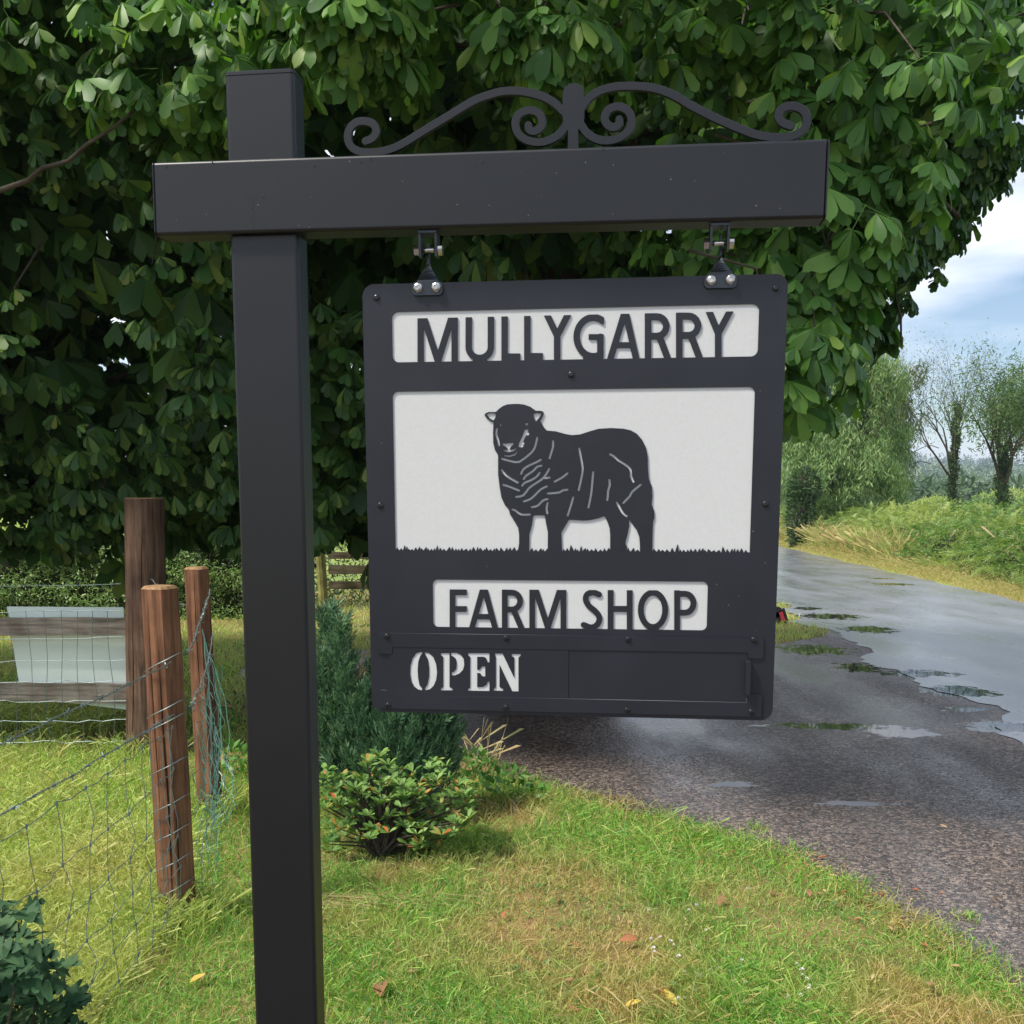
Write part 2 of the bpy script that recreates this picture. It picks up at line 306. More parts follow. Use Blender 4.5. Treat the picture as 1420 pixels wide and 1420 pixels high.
fb = MB(); fb.add([(-3000, 18, 0), (3000, 18, 0), (3000, 3000, 0), (-3000, 3000, 0)], [(0, 1, 2, 3)]); tag(fb.build('field', m_field), kind='structure')
sheet('driveway', drive_poly, .006, m_drive); sheet('road', road_poly, .0105, m_road)
# ================================================================== SIGN POST
m_black = mat('black_powder_coat', (.003, .0035, .005), .38, .5, bump=(900, .10, .0006), noise=(7, (.005, .0055, .0075), 6, .2), coat=0)
m_black2 = mat('black_satin_plate', (.010, .012, .018), .42, .45, bump=(1200, .10, .0005), noise=(9, (.016, .018, .026), 6, .2))
m_white = mat('white_acrylic', (.61, .62, .61), .5, .35, noise=(300, (.575, .585, .575), 3, .2))
m_steel = mat('stainless_steel', (.62, .6, .56), .22, .5, 1.0, noise=(200, (.45, .43, .4), 3, .2))
m_zinc = mat('black_zinc', (.05, .055, .065), .3, .5, .7)
m_bolt = mat('black_bolt', (.01, .01, .012), .25, .6)
m_speck = mat('splash_spots', (.16, .16, .15), .7)
post = thing('sign_post', 'black square-section metal signpost with crossbeam and scrollwork on top, standing in the grass', 'signpost', (-.3918, 1.5207, 0), rz=-.1232)
def rbox(name, w_, d_, h_, r, m, parent, loc=(0, 0, 0), ax='Z', ends=(True, True), n=9, R=None):
    """hollow-section look: rounded rectangle w_ x d_ extruded h_ along ax; local min corner at origin"""
    pr = []
    for cx, cy, a0 in ((w_ - r, d_ - r, 0), (r, d_ - r, 90), (r, r, 180), (w_ - r, r, 270)):
        for k in range(n + 1): a = math.radians(a0 + 90 * k / n); pr.append((cx + r * math.cos(a), cy + r * math.sin(a)))
    def ring(q, h): c = (w_ / 2, d_ / 2); return [(c[0] + (x - c[0]) * (1 - q / (w_ / 2)), c[1] + (y - c[1]) * (1 - q / (d_ / 2)), h) for x, y in pr]
    rings = []; e = .0015
    rings += [ring(e, 0), ring(0, e)] if ends[0] else [ring(0, 0)]
    rings += [ring(0, h_ - e), ring(e, h_)] if ends[1] else [ring(0, h_)]
    v = [p for q in rings for p in q]; k = len(pr)
    f = [(i * k + j, i * k + (j + 1) % k, (i + 1) * k + (j + 1) % k, (i + 1) * k + j) for i in range(len(rings) - 1) for j in range(k)]
    f += [tuple(range(k))[::-1], tuple((len(rings) - 1) * k + j for j in range(k))]
    if ax == 'X': v = [(z, y, -x) for x, y, z in v]        # length along +X, width hanging down from z=0
    mb = MB().add(v, f); me = mb.mesh(name)
    o = link(name, me, m, parent, loc)
    if R: o.rotation_euler = R
    return o
PW, PD = .1002, .0467
beam_loc = (-.4963, 1.5207, 2.0264); Rb = rot(-.1232, 0, .0065); Rp = rot(-.1232, 0, 0)
Bm = plane_map(beam_loc, Rb, 0.0); Bmid = plane_map(beam_loc, Rb, .018); Pm = plane_map((-.3918, 1.5207, 0), Rp, 0.0)
zt = Pm(360, 103)[1]; zb = 1.925
rbox('post_shaft', PW, PD, 1.925, .006, m_black, post, (0, 0, 0), ends=(False, False))
rbox('post_head', PW, PD, zt - 2.0275, .006, m_black, post, (0, 0, 2.0275), ends=(False, False))
rbox('post_cap', PW + .001, PD + .001, .0055, .006, m_black, post, (-.0005, -.0005, zt + .0006), ends=(False, True))
bl = Rp.inverted() @ (Vector(beam_loc) - Vector((-.3918, 1.5207, 0)))
beam = rbox('beam', .1, .0463, .9261, .005, m_black, post, bl, ax='X', R=(0, .0065, 0))
beam['label'] = 'black horizontal beam with small water splashes'
for nm, x in (('end_cap', -.0028), ('end_cap', .9265)): 
    e = rbox(nm, .1004, .0467, .0025, .005, m_black, beam, (x, -.0002, .0002), ax='X')
# scrollwork: flat bar bent in one plane above the beam
def z1(x, y): return Bmid(200 + x / 2.84, 80 + y / 2.84)
def z2(x, y): return Bmid(680 + x / 2.84, 80 + y / 2.84)
cvs = [[z1(*p) for p in ((872, 330), (900, 318), (914, 290), (902, 262), (868, 251), (832, 258), (805, 290), (804, 330), (825, 360), (870, 374), (945, 368), (1010, 345), (1100, 290), (1200, 230), (1290, 175), (1363, 146))] + [z2(*p) for p in ((60, 133), (130, 135), (200, 152), (250, 178), (290, 215))],
       [z2(*p) for p in ((300, 262), (270, 305), (210, 333), (150, 328), (110, 300), (98, 255), (116, 222), (155, 208), (190, 220), (205, 250), (195, 280), (170, 291), (152, 283), (150, 268))],
       [z2(*p) for p in ((352, 258), (385, 303), (440, 328), (500, 320), (543, 290), (556, 250), (543, 212), (505, 194), (467, 205), (449, 237), (462, 266), (487, 276), (508, 262), (508, 245))],
       [z2(*p) for p in ((360, 195), (400, 150), (460, 122), (540, 113), (640, 120), (720, 148), (800, 195), (900, 245), (1000, 288), (1060, 308), (1130, 316), (1195, 308), (1237, 280), (1246, 240), (1230, 207), (1190, 192), (1152, 200), (1134, 226), (1147, 254), (1183, 270))]]
Pg = grid(.25, .94, -.004, .115, .0011); D = None
for c in cvs:
    d = sd_stroke(Pg, [tuple(q) for q in smooth_pts(c, 3)], .0049); D = d if D is None else np.minimum(D, d)
s0, s1, s2, s3 = z2(327, 147), z2(327, 232), z2(325, 290), z2(325, 375)
D = np.minimum(D, sd_stroke(Pg, [s0, s1], .0142)); D = np.minimum(D, sd_poly(Pg, [(s1[0] - .0142, s1[1]), (s1[0] + .0142, s1[1]), (s2[0] + .0068, s2[1]), (s2[0] - .0068, s2[1])])); D = np.minimum(D, sd_box(Pg, s3[0] - .0068, s3[0] + .0068, s3[1], s2[1] + .01))
D = np.maximum(D, .0006 - Pg[..., 1])
so_ = plate('scrollwork', contours(Pg, D), .016, .022, m_black, beam, .0006); so_['label'] = 'curled black scrollwork bar on top of the beam'
# clevis brackets under the beam
def hangX(px, py, y=.018): q = plane_map(beam_loc, Rb, y)(px, py); return q[0]
for px in (594, 998):
    x = hangX(px, 325); br = MB()
    b = MB().box(x - .013, x + .013, .008, .036, -.1035, -.1002).build('hanger_plate', m_zinc, beam)
    for s in (-1, 1): MB().add(*(lambda v: (v, [(0, 1, 2, 3), (7, 6, 5, 4), (0, 4, 5, 1), (1, 5, 6, 2), (2, 6, 7, 3), (3, 7, 4, 0)]))([(x + s * .0115 + dx, y, z) for dx in (-.0016, .0016) for y, z in ((.011, -.1037), (.033, -.1037), (.030, -.134), (.014, -.134))])).build('clevis_cheek', m_zinc, beam)
    MB().tube([(x - .0185, .022, -.124), (x + .0185, .022, -.124)], .0035, 10).build('clevis_pin', m_steel, beam, True)
    MB().tube([(x - .0205, .022, -.124), (x - .0135, .022, -.124)], .0075, 6).build('nut', m_steel, beam); MB().tube([(x + .0135, .022, -.124), (x + .0195, .022, -.124)], .0078, 12).build('bolt_head', m_steel, beam)
# splash marks: tiny flat drops stuck to the beam front
sp = MB(); r_ = random.Random(3)
for k in range(24):
    x, z, r = r_.uniform(.02, .9), -r_.uniform(.006, .095), r_.uniform(.0004, .0009); sp.add([(x + r * math.cos(a), -.0006, z + r * 1.3 * math.sin(a)) for a in [i * math.pi / 4 for i in range(8)]], [tuple(range(8))])
tag(sp.build('dried_splashes', m_speck, beam), kind='stuff')
sp = MB()
for px, py in ((230, 231), (295, 225), (436, 230), (500, 224), (514, 220), (659, 228), (668, 224), (365, 272), (836, 206), (1066, 275)):
    x, z = Bm(px, py); r = .0013; sp.add([(x + r * .8 * math.cos(a), -.0009, z + r * 1.6 * math.sin(a)) for a in [i * math.pi / 4 for i in range(8)]], [tuple(range(8))])
for k in range(9): x, z = Bm(350 + (k % 3 - 1) * 1.2, 272 + k * 5.6); sp.add([(x + .0008 * math.cos(a), -.0009, z + .0009 * math.sin(a)) for a in [i * math.pi / 4 for i in range(8)]], [tuple(range(8))])
tag(sp.build('drip_marks', m_bolt, beam), kind='stuff')

# ================================================================== HANGING SIGN
sign = thing('hanging_sign', 'black hanging sign reading MULLYGARRY FARM SHOP OPEN with sheep silhouette, under the beam', 'sign')
SL = (.0925, 1.482, 1.858); Rs = rot(-.1147, .0231, -.0009); sign.matrix_world = Matrix.Translation(SL) @ Rs.to_4x4()
S = plane_map(SL, Rs, 0.0); SW, SH = .5952, .6254
def z3(x, y): return S(500 + x / 4.7333, 380 + y / 4.7333)
def z4(x, y): return S(800 + x / 4.7333, 380 + y / 4.7333)
def z5(x, y): return S(500 + x / 4.303, 680 + y / 4.303)
def z6(x, y): return S(800 + x / 4.303, 680 + y / 4.303)
def z7(x, y): return S(640 + x / 4.7333, 540 + y / 4.7333)
def rect_from(l, r, t, b): return (l[0], r[0], b[1], t[1])
av = lambda a, b: (a + b) / 2
W1 = (z3(207, 400)[0], z4(1192, 370)[0], av(z3(300, 577)[1], z4(1100, 543)[1]), av(z3(300, 247)[1], z4(1100, 198)[1]))
W2 = (av(z3(213, 900)[0], z5(205, 250)[0]), av(z4(1170, 900)[0], z6(1030, 250)[0]), av(z5(210, 365)[1], z6(1020, 373)[1]), av(z3(300, 770)[1], z4(1100, 742)[1]))
W3 = (z5(432, 700)[0], z6(778, 700)[0], av(z5(480, 820)[1], z6(740, 830)[1]), av(z5(480, 535)[1], z6(740, 542)[1]))
TH = .0016
# --- letters joined to the lower edge of their window
def letters(defs, zf_of, hw, win, cap_y):
    for ch, z, parts in defs:
        P3 = [([z(*q) for q in p[1]] if p[0] in 'sf' else None) for p in parts]; allp = np.array([q for p in P3 for q in p])
        x0, x1 = allp[:, 0].min() - .008, allp[:, 0].max() + .008
        Pg = grid(x0, x1, win[2] - .0007, win[3] + .001, .0007); D = None
        for (k, _), q in zip(parts, P3):
            d = sd_stroke(Pg, q, hw) if k == 's' else sd_poly(Pg, q); D = d if D is None else np.minimum(D, d)
        top = cap_y(av(x0, x1)); D = np.maximum(D, Pg[..., 1] - top); D = np.maximum(D, win[2] + .00001 - Pg[..., 1])
        if ch == 'G': D = np.maximum(D, Pg[..., 0] - z4(176, 480)[0])
        lt = plate('letter', contours(Pg, D), 0.0, TH, m_black2, sign); lt['label'] = 'black cut-out letter ' + ch
def bowl(sx, y0, y1, xr, xm): return [(sx, y0), (xm, y0)] + arc(xm, (y0 + y1) / 2, xr - xm, (y1 - y0) / 2, 90, -90, 10)[1:] + [(sx, y1)]
bb = lambda x0, x1, y0, y1: ('f', [(x0, y0), (x1, y0), (x1, y1), (x0, y1)])
D1 = [('M', z3, [('s', [(394, 600), (394, 270)]), ('s', [(410, 270), (516, 600)]), ('s', [(601, 270), (498, 600)]), ('s', [(617, 270), (617, 600)])]),
      ('U', z3, [('s', [(710, 270)] + arc(782, 480, 73, 71, 180, 360) + [(855, 270)]), bb(735, 830, 548, 600)]),
      ('L', z3, [('s', [(945, 265), (945, 600)]), bb(945, 1048, 521, 600)]), ('L', z3, [('s', [(1094, 260), (1094, 600)]), bb(1094, 1196, 518, 600)]),
      ('Y', z3, [('s', [(1218, 255), (1290, 405)]), ('s', [(1366, 255), (1290, 405)]), ('s', [(1290, 405), (1290, 600)])]),
      ('G', z4, [('s', arc(108, 412, 110, 128, 54, 302, 24)), bb(77, 176, 394, 431), ('s', [(154, 412), (154, 545)]), bb(40, 150, 545, 600)]),
      ('A', z4, [('s', [(317, 240), (206, 600)]), ('s', [(317, 240), (399, 600)]), bb(255, 370, 447, 485)]),
      ('R', z4, [('s', [(467, 240), (467, 600)]), ('s', bowl(467, 279, 407, 587, 525)), ('s', [(540, 405), (604, 575)])]),
      ('R', z4, [('s', [(672, 235), (672, 600)]), ('s', bowl(672, 275, 402, 795, 732)), ('s', [(748, 400), (812, 570)])]),
      ('Y', z4, [('s', [(862, 230), (928, 388)]), ('s', [(1012, 230), (928, 388)]), ('s', [(928, 388), (928, 600)])])]
letters(D1, None, .00455, W1, lambda x, a=z3(500, 288), b=z4(930, 247): a[1] + (b[1] - a[1]) * (x - a[0]) / (b[0] - a[0]))
D2 = [('F', z5, [('s', [(548, 570), (548, 850)]), bb(548, 633, 590, 625), bb(548, 633, 691, 725)]),
      ('A', z5, [('s', [(735, 570), (656, 850)]), ('s', [(735, 570), (810, 850)]), bb(690, 780, 738, 770)]),
      ('R', z5, [('s', [(860, 570), (860, 850)]), ('s', bowl(860, 610, 711, 952, 903)), ('s', [(912, 711), (968, 842)])]),
      ('M', z5, [('s', [(1024, 570), (1024, 850)]), ('s', [(1037, 570), (1127, 850)]), ('s', [(1197, 570), (1107, 850)]), ('s', [(1210, 570), (1210, 850)])]),
      ('S', z6, [('s', [tuple(q) for q in smooth_pts([(132, 622), (95, 609), (60, 622), (53, 655), (72, 690), (110, 722), (134, 758), (124, 797), (88, 818), (40, 803)], 4)]), bb(50, 115, 815, 850)]),
      ('H', z6, [('s', [(201, 570), (201, 850)]), ('s', [(315, 570), (315, 850)]), bb(201, 315, 690, 725)]),
      ('O', z6, [('s', arc(454, 713, 73, 103, 0, 360, 30)), bb(420, 490, 812, 850)]),
      ('P', z6, [('s', [(598, 570), (598, 850)]), ('s', bowl(598, 617, 730, 696, 645))])]
letters(D2, None, .0042, W3, lambda x, a=z5(700, 592), b=z6(600, 597): a[1] + (b[1] - a[1]) * (x - a[0]) / (b[0] - a[0]))
# --- sheep
sheep_out = [(345, 95), (375, 95), (410, 99), (450, 113), (488, 140), (520, 140), (533, 144), (540, 155), (534, 175), (517, 208), (535, 240), (548, 258), (560, 270), (620, 275), (680, 292), (725, 300), (780, 295), (840, 275), (900, 258), (980, 253), (1060, 257), (1110, 268), (1150, 290), (1185, 330), (1210, 380), (1222, 440), (1224, 520), (1230, 590), (1250, 640), (1253, 700), (1248, 755), (1265, 800), (1267, 840), (1258, 870), (1255, 930), (1252, 1100),
             (1172, 1100), (1171, 1020), (1167, 970), (1150, 922), (1120, 882), (1100, 853), (1100, 900), (1088, 960), (1075, 1005), (1080, 1035), (1085, 1100), (975, 1100), (976, 960), (972, 910), (957, 868), (944, 838), (932, 832), (900, 845), (850, 857), (800, 861), (740, 857), (712, 855), (702, 860), (684, 890), (655, 940), (657, 990), (662, 1100), (565, 1100), (567, 940), (555, 880), (547, 830), (540, 827), (482, 826), (470, 833), (462, 890), (445, 950), (443, 1100), (363, 1100), (370, 1060), (378, 1010), (378, 950), (372, 910), (350, 870), (318, 820), (310, 785), (285, 760), (262, 710), (250, 640), (240, 560), (240, 430), (220, 400), (208, 350), (207, 280), (210, 215), (190, 208), (168, 192), (152, 172), (153, 160), (175, 148), (222, 148), (232, 142), (245, 128), (270, 110), (300, 98)]
holes = [[(163, 163), (185, 155), (213, 156), (226, 164), (222, 185), (210, 204), (185, 190)], [(470, 162), (490, 155), (525, 157), (515, 178), (488, 212), (478, 190)], [(247, 222), (258, 226), (264, 240), (256, 241)], [(418, 222), (438, 220), (436, 234), (420, 236)],
         [(266, 351), (285, 356), (305, 353), (340, 350), (341, 362), (325, 374), (317, 388), (316, 398), (345, 392), (358, 383), (360, 392), (340, 406), (310, 412), (285, 407), (272, 398), (290, 398), (303, 398), (302, 386), (288, 374), (274, 368)],
         [(278, 430), (310, 434), (345, 425), (366, 404), (368, 412), (350, 434), (312, 443), (280, 438)],
         [(415, 262), (440, 262), (436, 280), (446, 290), (440, 302), (424, 300), (410, 330), (404, 345), (414, 350), (410, 362), (402, 364), (408, 374), (396, 381), (374, 378), (376, 355), (390, 325), (402, 300)]]
cuts = [[(232, 258), (228, 295), (240, 335), (246, 366)], [(496, 318), (486, 365), (470, 400), (440, 430), (380, 474), (330, 472), (266, 455)], [(520, 460), (490, 478), (440, 500), (405, 525), (391, 553)], [(524, 500), (495, 508), (470, 535), (425, 565), (408, 588)], [(512, 548), (490, 575), (450, 598), (415, 612), (398, 632)], [(575, 522), (550, 565), (520, 595), (480, 620), (440, 650), (405, 695), (358, 705)], [(548, 582), (578, 578)], [(560, 636), (520, 655), (480, 695), (450, 720), (409, 735)],
        [(695, 550), (660, 578), (611, 605)], [(695, 658), (665, 662), (640, 676), (566, 683)], [(565, 720), (535, 728), (500, 763), (461, 773)], [(565, 745), (558, 780), (562, 813)], [(264, 528), (290, 562), (340, 595), (369, 611)], [(274, 626), (320, 640), (377, 664)], [(334, 788), (355, 795), (390, 820), (448, 821)], [(600, 338), (600, 375), (587, 420), (578, 452)],
        [(773, 388), (783, 450), (795, 520), (785, 590), (769, 660)], [(864, 543), (858, 610), (850, 690), (833, 775)], [(733, 708), (720, 755), (697, 827)], [(970, 594), (972, 630), (962, 665), (960, 700), (956, 726)], [(975, 425), (1000, 438), (1030, 465), (1070, 490), (1108, 522), (1112, 570), (1128, 606)], [(1175, 626), (1120, 672), (1105, 700), (1062, 745)], [(1019, 742), (1045, 790), (1062, 815), (1085, 832)]]
sx0, sx1 = z7(140, 500)[0], z7(1280, 500)[0]; Ps = grid(sx0, sx1, W2[2] - .001, z7(300, 85)[1], .0006)
def sheep_sdf(P): return sd_poly(P, [z7(*p) for p in sheep_out])
Dsh = sheep_sdf(Ps); Dcut = Dsh.copy()
for h in holes: Dcut = np.maximum(Dcut, -sd_poly(Ps, [z7(*p) for p in h]))
for c in cuts: Dcut = np.maximum(Dcut, -sd_stroke(Ps, [tuple(q) for q in smooth_pts([z7(*p) for p in c], 2)], .00150))
Dcut = np.maximum(Dcut, W2[2] + .00001 - Ps[..., 1])
sh = plate('sheep_silhouette', contours(Ps, Dcut, .00005), 0.0, TH, m_black2, sign); sh['label'] = 'black standing sheep silhouette with cut fleece lines'
# --- grass fringe along the bottom of the picture window
fr_ = []; x = W2[0]; r_ = random.Random(11); top = []
while x < W2[1]:
    wd = r_.uniform(.0035, .0075); hh = r_.uniform(.0025, .0062) + (.005 if r_.random() < .14 else 0); lean = r_.uniform(-.0015, .0015)
    top += [(x, W2[2] + r_.uniform(.0002, .0016)), (x + wd * .5 + lean, W2[2] + hh + .0015)]; x += wd
top = [p for p in top if p[0] < W2[1]] + [(W2[1], W2[2] + .001)]
fpoly = [(W2[0], W2[2] - .01)] + top + [(W2[1], W2[2] - .01)]
Pf = grid(W2[0] - .0014, W2[1] + .0014, W2[2] - .0012, W2[2] + .014, .0006)
Df = sd_poly(Pf, fpoly); Df = np.maximum(Df, -(sheep_sdf(Pf) - .00002)); Df = np.maximum(Df, W2[2] + .00001 - Pf[..., 1]); Df = np.maximum(Df, W2[0] + .00001 - Pf[..., 0]); Df = np.maximum(Df, Pf[..., 0] - W2[1] + .00001)
gf = plate('grass_fringe', contours(Pf, Df), 0.0, TH, m_black2, sign); gf['label'] = 'row of cut-out black grass blades at the sheep’s feet'
# --- main plate with three windows
def rr(x0, x1, y0, y1, r, n=8, rb=None):
    out = []
    for cx, cy, a0, q in ((x1, y1, 0, r), (x0, y1, 90, r), (x0, y0, 180, r if rb is None else rb), (x1, y0, 270, r if rb is None else rb)):
        sx = 1 if cx == x1 else -1; sy = 1 if cy == y1 else -1
        if q < 1e-5: out.append((cx, cy)); continue
        out += [(cx - sx * q + q * math.cos(math.radians(a0 + 90 * k / n)), cy - sy * q + q * math.sin(math.radians(a0 + 90 * k / n))) for k in range(n + 1)]
    return np.array(out)
# backing plate (seen as a dark rim) and the white panels behind the windows
plate('front_plate', [rr(-SW / 2, SW / 2, -SH, 0, .017, 10), rr(*W1, .0095), rr(*W2, .0085, rb=0.0), rr(*W3, .0078)], 0.0, TH, m_black2, sign)
plate('white_panel', [rr(-SW / 2 + .012, SW / 2 - .012, -SH + .012, -.012, .01)], TH + .0002, TH + .003, m_white, sign)
plate('back_plate', [rr(-SW / 2 + .0006, SW / 2 - .0006, -SH + .0006, -.0006, .017, 10)], TH + .0032, TH + .0062, m_black2, sign)
# --- slider frame + sliding panels (lower part)
a, b = z5(112, 850), z6(1112, 880); c_, d_ = z5(115, 1310), z6(1100, 1335)
X0, X1 = av(a[0], c_[0]), av(b[0], d_[0]); Yt, Yb = av(a[1], b[1]), av(c_[1], d_[1])
yi = av(z5(400, 940)[1], z6(600, 955)[1]); yj = av(z5(400, 1228)[1], z6(600, 1252)[1]); xt = z5(192, 950)[0]; xu = z6(1020, 980)[0]
tb = z5(150, 972)[1]; tb2 = z5(150, 1190)[1]
plate('upper_rail', [np.array([(X0, Yt), (X0, tb), (xt, tb), (xt, yi), (xu, yi), (xu, z6(1060, 1000)[1]), (X1, z6(1060, 1000)[1]), (X1, Yt)])], -.0028, -.0004, m_black2, sign, .0003)
plate('lower_rail', [np.array([(X0, tb2), (xt, tb2), (xt, yj), (xu, yj), (xu, z6(1060, 1215)[1]), (X1, z6(1060, 1215)[1]), (X1, Yb), (X0, Yb)])], -.0028, -.0004, m_black2, sign, .0003)
xm = z5(1242, 1100)[0]
om = [('O', [[(365, 962), (335, 970), (312, 1000), (299, 1045), (297, 1095), (305, 1140), (322, 1170), (345, 1187), (366, 1192), (370, 1180), (354, 1163), (345, 1120), (342, 1070), (346, 1020), (358, 985), (372, 968)], [(385, 964), (410, 970), (435, 992), (452, 1035), (458, 1085), (452, 1130), (437, 1165), (415, 1185), (387, 1192), (385, 1180), (400, 1158), (410, 1110), (410, 1055), (402, 1005), (385, 975)]]),
      ('P', [[(480, 970), (532, 970), (532, 1172), (550, 1180), (550, 1192), (480, 1192), (480, 1181), (494, 1172), (494, 992), (480, 983)], [(541, 968), (575, 968), (600, 980), (617, 1005), (620, 1040), (612, 1070), (590, 1092), (565, 1102), (545, 1103), (545, 1085), (562, 1078), (573, 1060), (575, 1030), (568, 1002), (553, 990), (541, 985)]]),
      ('E', [[(642, 970), (770, 970), (770, 1026), (758, 1024), (750, 1000), (735, 992), (697, 992), (697, 1069), (713, 1068), (725, 1050), (745, 1048), (745, 1110), (727, 1108), (715, 1090), (697, 1088), (697, 1172), (730, 1171), (752, 1160), (760, 1140), (770, 1140), (770, 1196), (642, 1194), (642, 1184), (655, 1175), (655, 992), (642, 984)]]),
      ('N', [[(803, 972), (848, 972), (918, 1118), (918, 997), (903, 988), (903, 975), (957, 975), (957, 985), (943, 995), (943, 1198), (906, 1198), (830, 1040), (830, 1172), (852, 1183), (852, 1195), (795, 1194), (795, 1184), (808, 1174), (808, 994), (803, 985)]])]
PZ = -.0006; hl = []
def rp(q, r=.0007):
    xs = np.array([z5(*p) for p in q]); x0, y0 = xs.min(0) - .003; x1, y1 = xs.max(0) + .003; g_ = grid(x0, x1, y0, y1, .0004); return contours(g_, sd_poly(g_, [tuple(p) for p in xs]) , .00006)
for ch, pl in om:
    lp = [l for q in pl for l in rp(q)]; hl += lp; lt = plate('letter', [l for l in lp], -.0010, -.0003, m_white, sign); lt['label'] = 'white stencil letter ' + ch
plate('sliding_panel', [rr(xt - .004, xm - .0003, yj - .002, yi + .002, .0005)] + hl, -.0021, -.0012, m_black2, sign)
plate('sliding_panel', [rr(xm + .0003, xu + .004, yj - .002, yi + .002, .0005)], -.0014, -.0005, m_black2, sign)['label'] = 'blank right-hand sliding panel'
h0, h1 = z6(1006, 1015), z6(1028, 1213); plate('slider_handle', [rr(h0[0], h1[0], h1[1], h0[1], .0012)], -.011, -.0011, m_black2, sign, .0005)
def dome(x, z, r, h, m, nm, hexr=0, y0=0.0, parent=sign):
    mb = MB(); n = 16; rs = [(r, 0), (r * .98, h * .35), (r * .8, h * .75), (r * .5, h), (r * .42, h)]
    v = [(x + q * math.cos(2 * math.pi * k / n), y0 - hh, z + q * math.sin(2 * math.pi * k / n)) for q, hh in rs for k in range(n)] + [(x + r * .4 * math.cos(2 * math.pi * k / n), y0 - h * .45, z + r * .4 * math.sin(2 * math.pi * k / n)) for k in range(n)]
    f = [(i * n + k, (i + 1) * n + k, (i + 1) * n + (k + 1) % n, i * n + (k + 1) % n) for i in range(5) for k in range(n)] + [tuple(5 * n + k for k in range(n))]
    return mb.add(v, f).build(nm, m, parent)
for q in (z3(105, 155), z3(1382, 660), z4(1305, 92), z5(118, 90), z6(1125, 82)): dome(q[0], q[1], .0047, .0028, m_bolt, 'bolt')
for q in (z5(160, 870), z5(870, 880), z5(166, 1280), z5(868, 1293), z6(305, 888), z6(1055, 890), z6(300, 1308), z6(1040, 1320)): dome(q[0], q[1], .0045, .0028, m_bolt, 'bolt', y0=-.0028)
sp = MB()
for k in range(34):
    x, z, r = r_.uniform(-.28, .28), -r_.uniform(.01, .61), r_.uniform(.0004, .0009)
    if not any(w_[0] - .002 < x < w_[1] + .002 and w_[2] - .002 < z < w_[3] + .002 for w_ in (W1, W2, W3)) and z > -.5: sp.add([(x + r * math.cos(a), -.0004, z + r * 1.3 * math.sin(a)) for a in [i * math.pi / 4 for i in range(8)]], [tuple(range(8))])
tag(sp.build('dried_splashes', m_speck, sign), kind='stuff')
# hanger straps: twisted flat bar from the pin to a T-tab with two steel bolts
for (p1, p2) in ((z3(382, 93), z3(500, 90)), (z4(880, 45), z4(1005, 40))):
    cx, cz = av(p1[0], p2[0]), av(p1[1], p2[1]); hwid = (p2[0] - p1[0]) / 2 + .009
    plate('tab', [rr(cx - hwid, cx + hwid, cz - .0105, cz + .0075, .006)], -.0042, -.0004, m_zinc, sign, .0004)
    for q in (p1, p2): dome(q[0], q[1], .0072, .0045, m_steel, 'bolt', y0=-.0044); 
    st = MB(); V = []; zs = np.linspace(cz + .004, cz + .062, 18)
    for i, z in enumerate(zs):
        t = i / 17; a = 0 if t < .12 else (min((t - .12) / .4, 1) ** .9) * math.pi / 2; wd = .012 * (1 - min(t / .45, 1)) + .0058; yy = -.0022 + .012 * min(t / .5, 1)
        cs, sn = math.cos(a), math.sin(a)
        for u, v in ((-wd, -.0017), (wd, -.0017), (wd, .0017), (-wd, .0017)): V.append((cx + u * cs - v * sn, yy + u * sn * .8 + v * cs, z))
    F_ = [(i * 4 + k, i * 4 + (k + 1) % 4, i * 4 + 4 + (k + 1) % 4, i * 4 + 4 + k) for i in range(17) for k in range(4)] + [(3, 2, 1, 0), (68, 69, 70, 71)]
    st.add(V, F_).build('hanger_strap', m_zinc, sign)
#@@REST
# ================================================================== WOOD POSTS, WIRE, RAILS
def woodmat(name, c1, c2, scale=(40, 40, 2.5)):
    m = bpy.data.materials.new(name); m.use_nodes = True; t = m.node_tree; b = t.nodes['Principled BSDF']; g = N(t, 'ShaderNodeTexCoord'); mp = N(t, 'ShaderNodeMapping'); mp.inputs['Scale'].default_value = scale
    t.links.new(g.outputs['Object'], mp.inputs['Vector']); n = N(t, 'ShaderNodeTexNoise', i_Scale=1.0, i_Detail=7.0, i_Roughness=.65, i_Distortion=.4); t.links.new(mp.outputs[0], n.inputs['Vector'])
    r = N(t, 'ShaderNodeValToRGB'); r.color_ramp.elements[0].position = .33; r.color_ramp.elements[1].position = .62; r.color_ramp.elements[0].color = (*c1, 1); r.color_ramp.elements[1].color = (*c2, 1)
    t.links.new(n.outputs['Fac'], r.inputs['Fac']); n2 = N(t, 'ShaderNodeTexNoise', i_Scale=6.0, i_Detail=3.0); t.links.new(g.outputs['Object'], n2.inputs['Vector'])
    x = N(t, 'ShaderNodeMix', data_type='RGBA', blend_type='MULTIPLY'); x.inputs[7].default_value = (.55, .5, .48, 1); mr = N(t, 'ShaderNodeMapRange'); mr.inputs[1].default_value = .4; mr.inputs[2].default_value = .7
    t.links.new(n2.outputs['Fac'], mr.inputs[0]); t.links.new(mr.outputs[0], x.inputs['Factor']); t.links.new(r.outputs['Color'], x.inputs[6]); t.links.new(x.outputs[2], b.inputs['Base Color'])
    bp = N(t, 'ShaderNodeBump', i_Strength=.7, i_Distance=.006); t.links.new(n.outputs['Fac'], bp.inputs['Height']); t.links.new(bp.outputs[0], b.inputs['Normal']); b.inputs['Roughness'].default_value = .8; b.inputs['Specular IOR Level'].default_value = .3
    return m
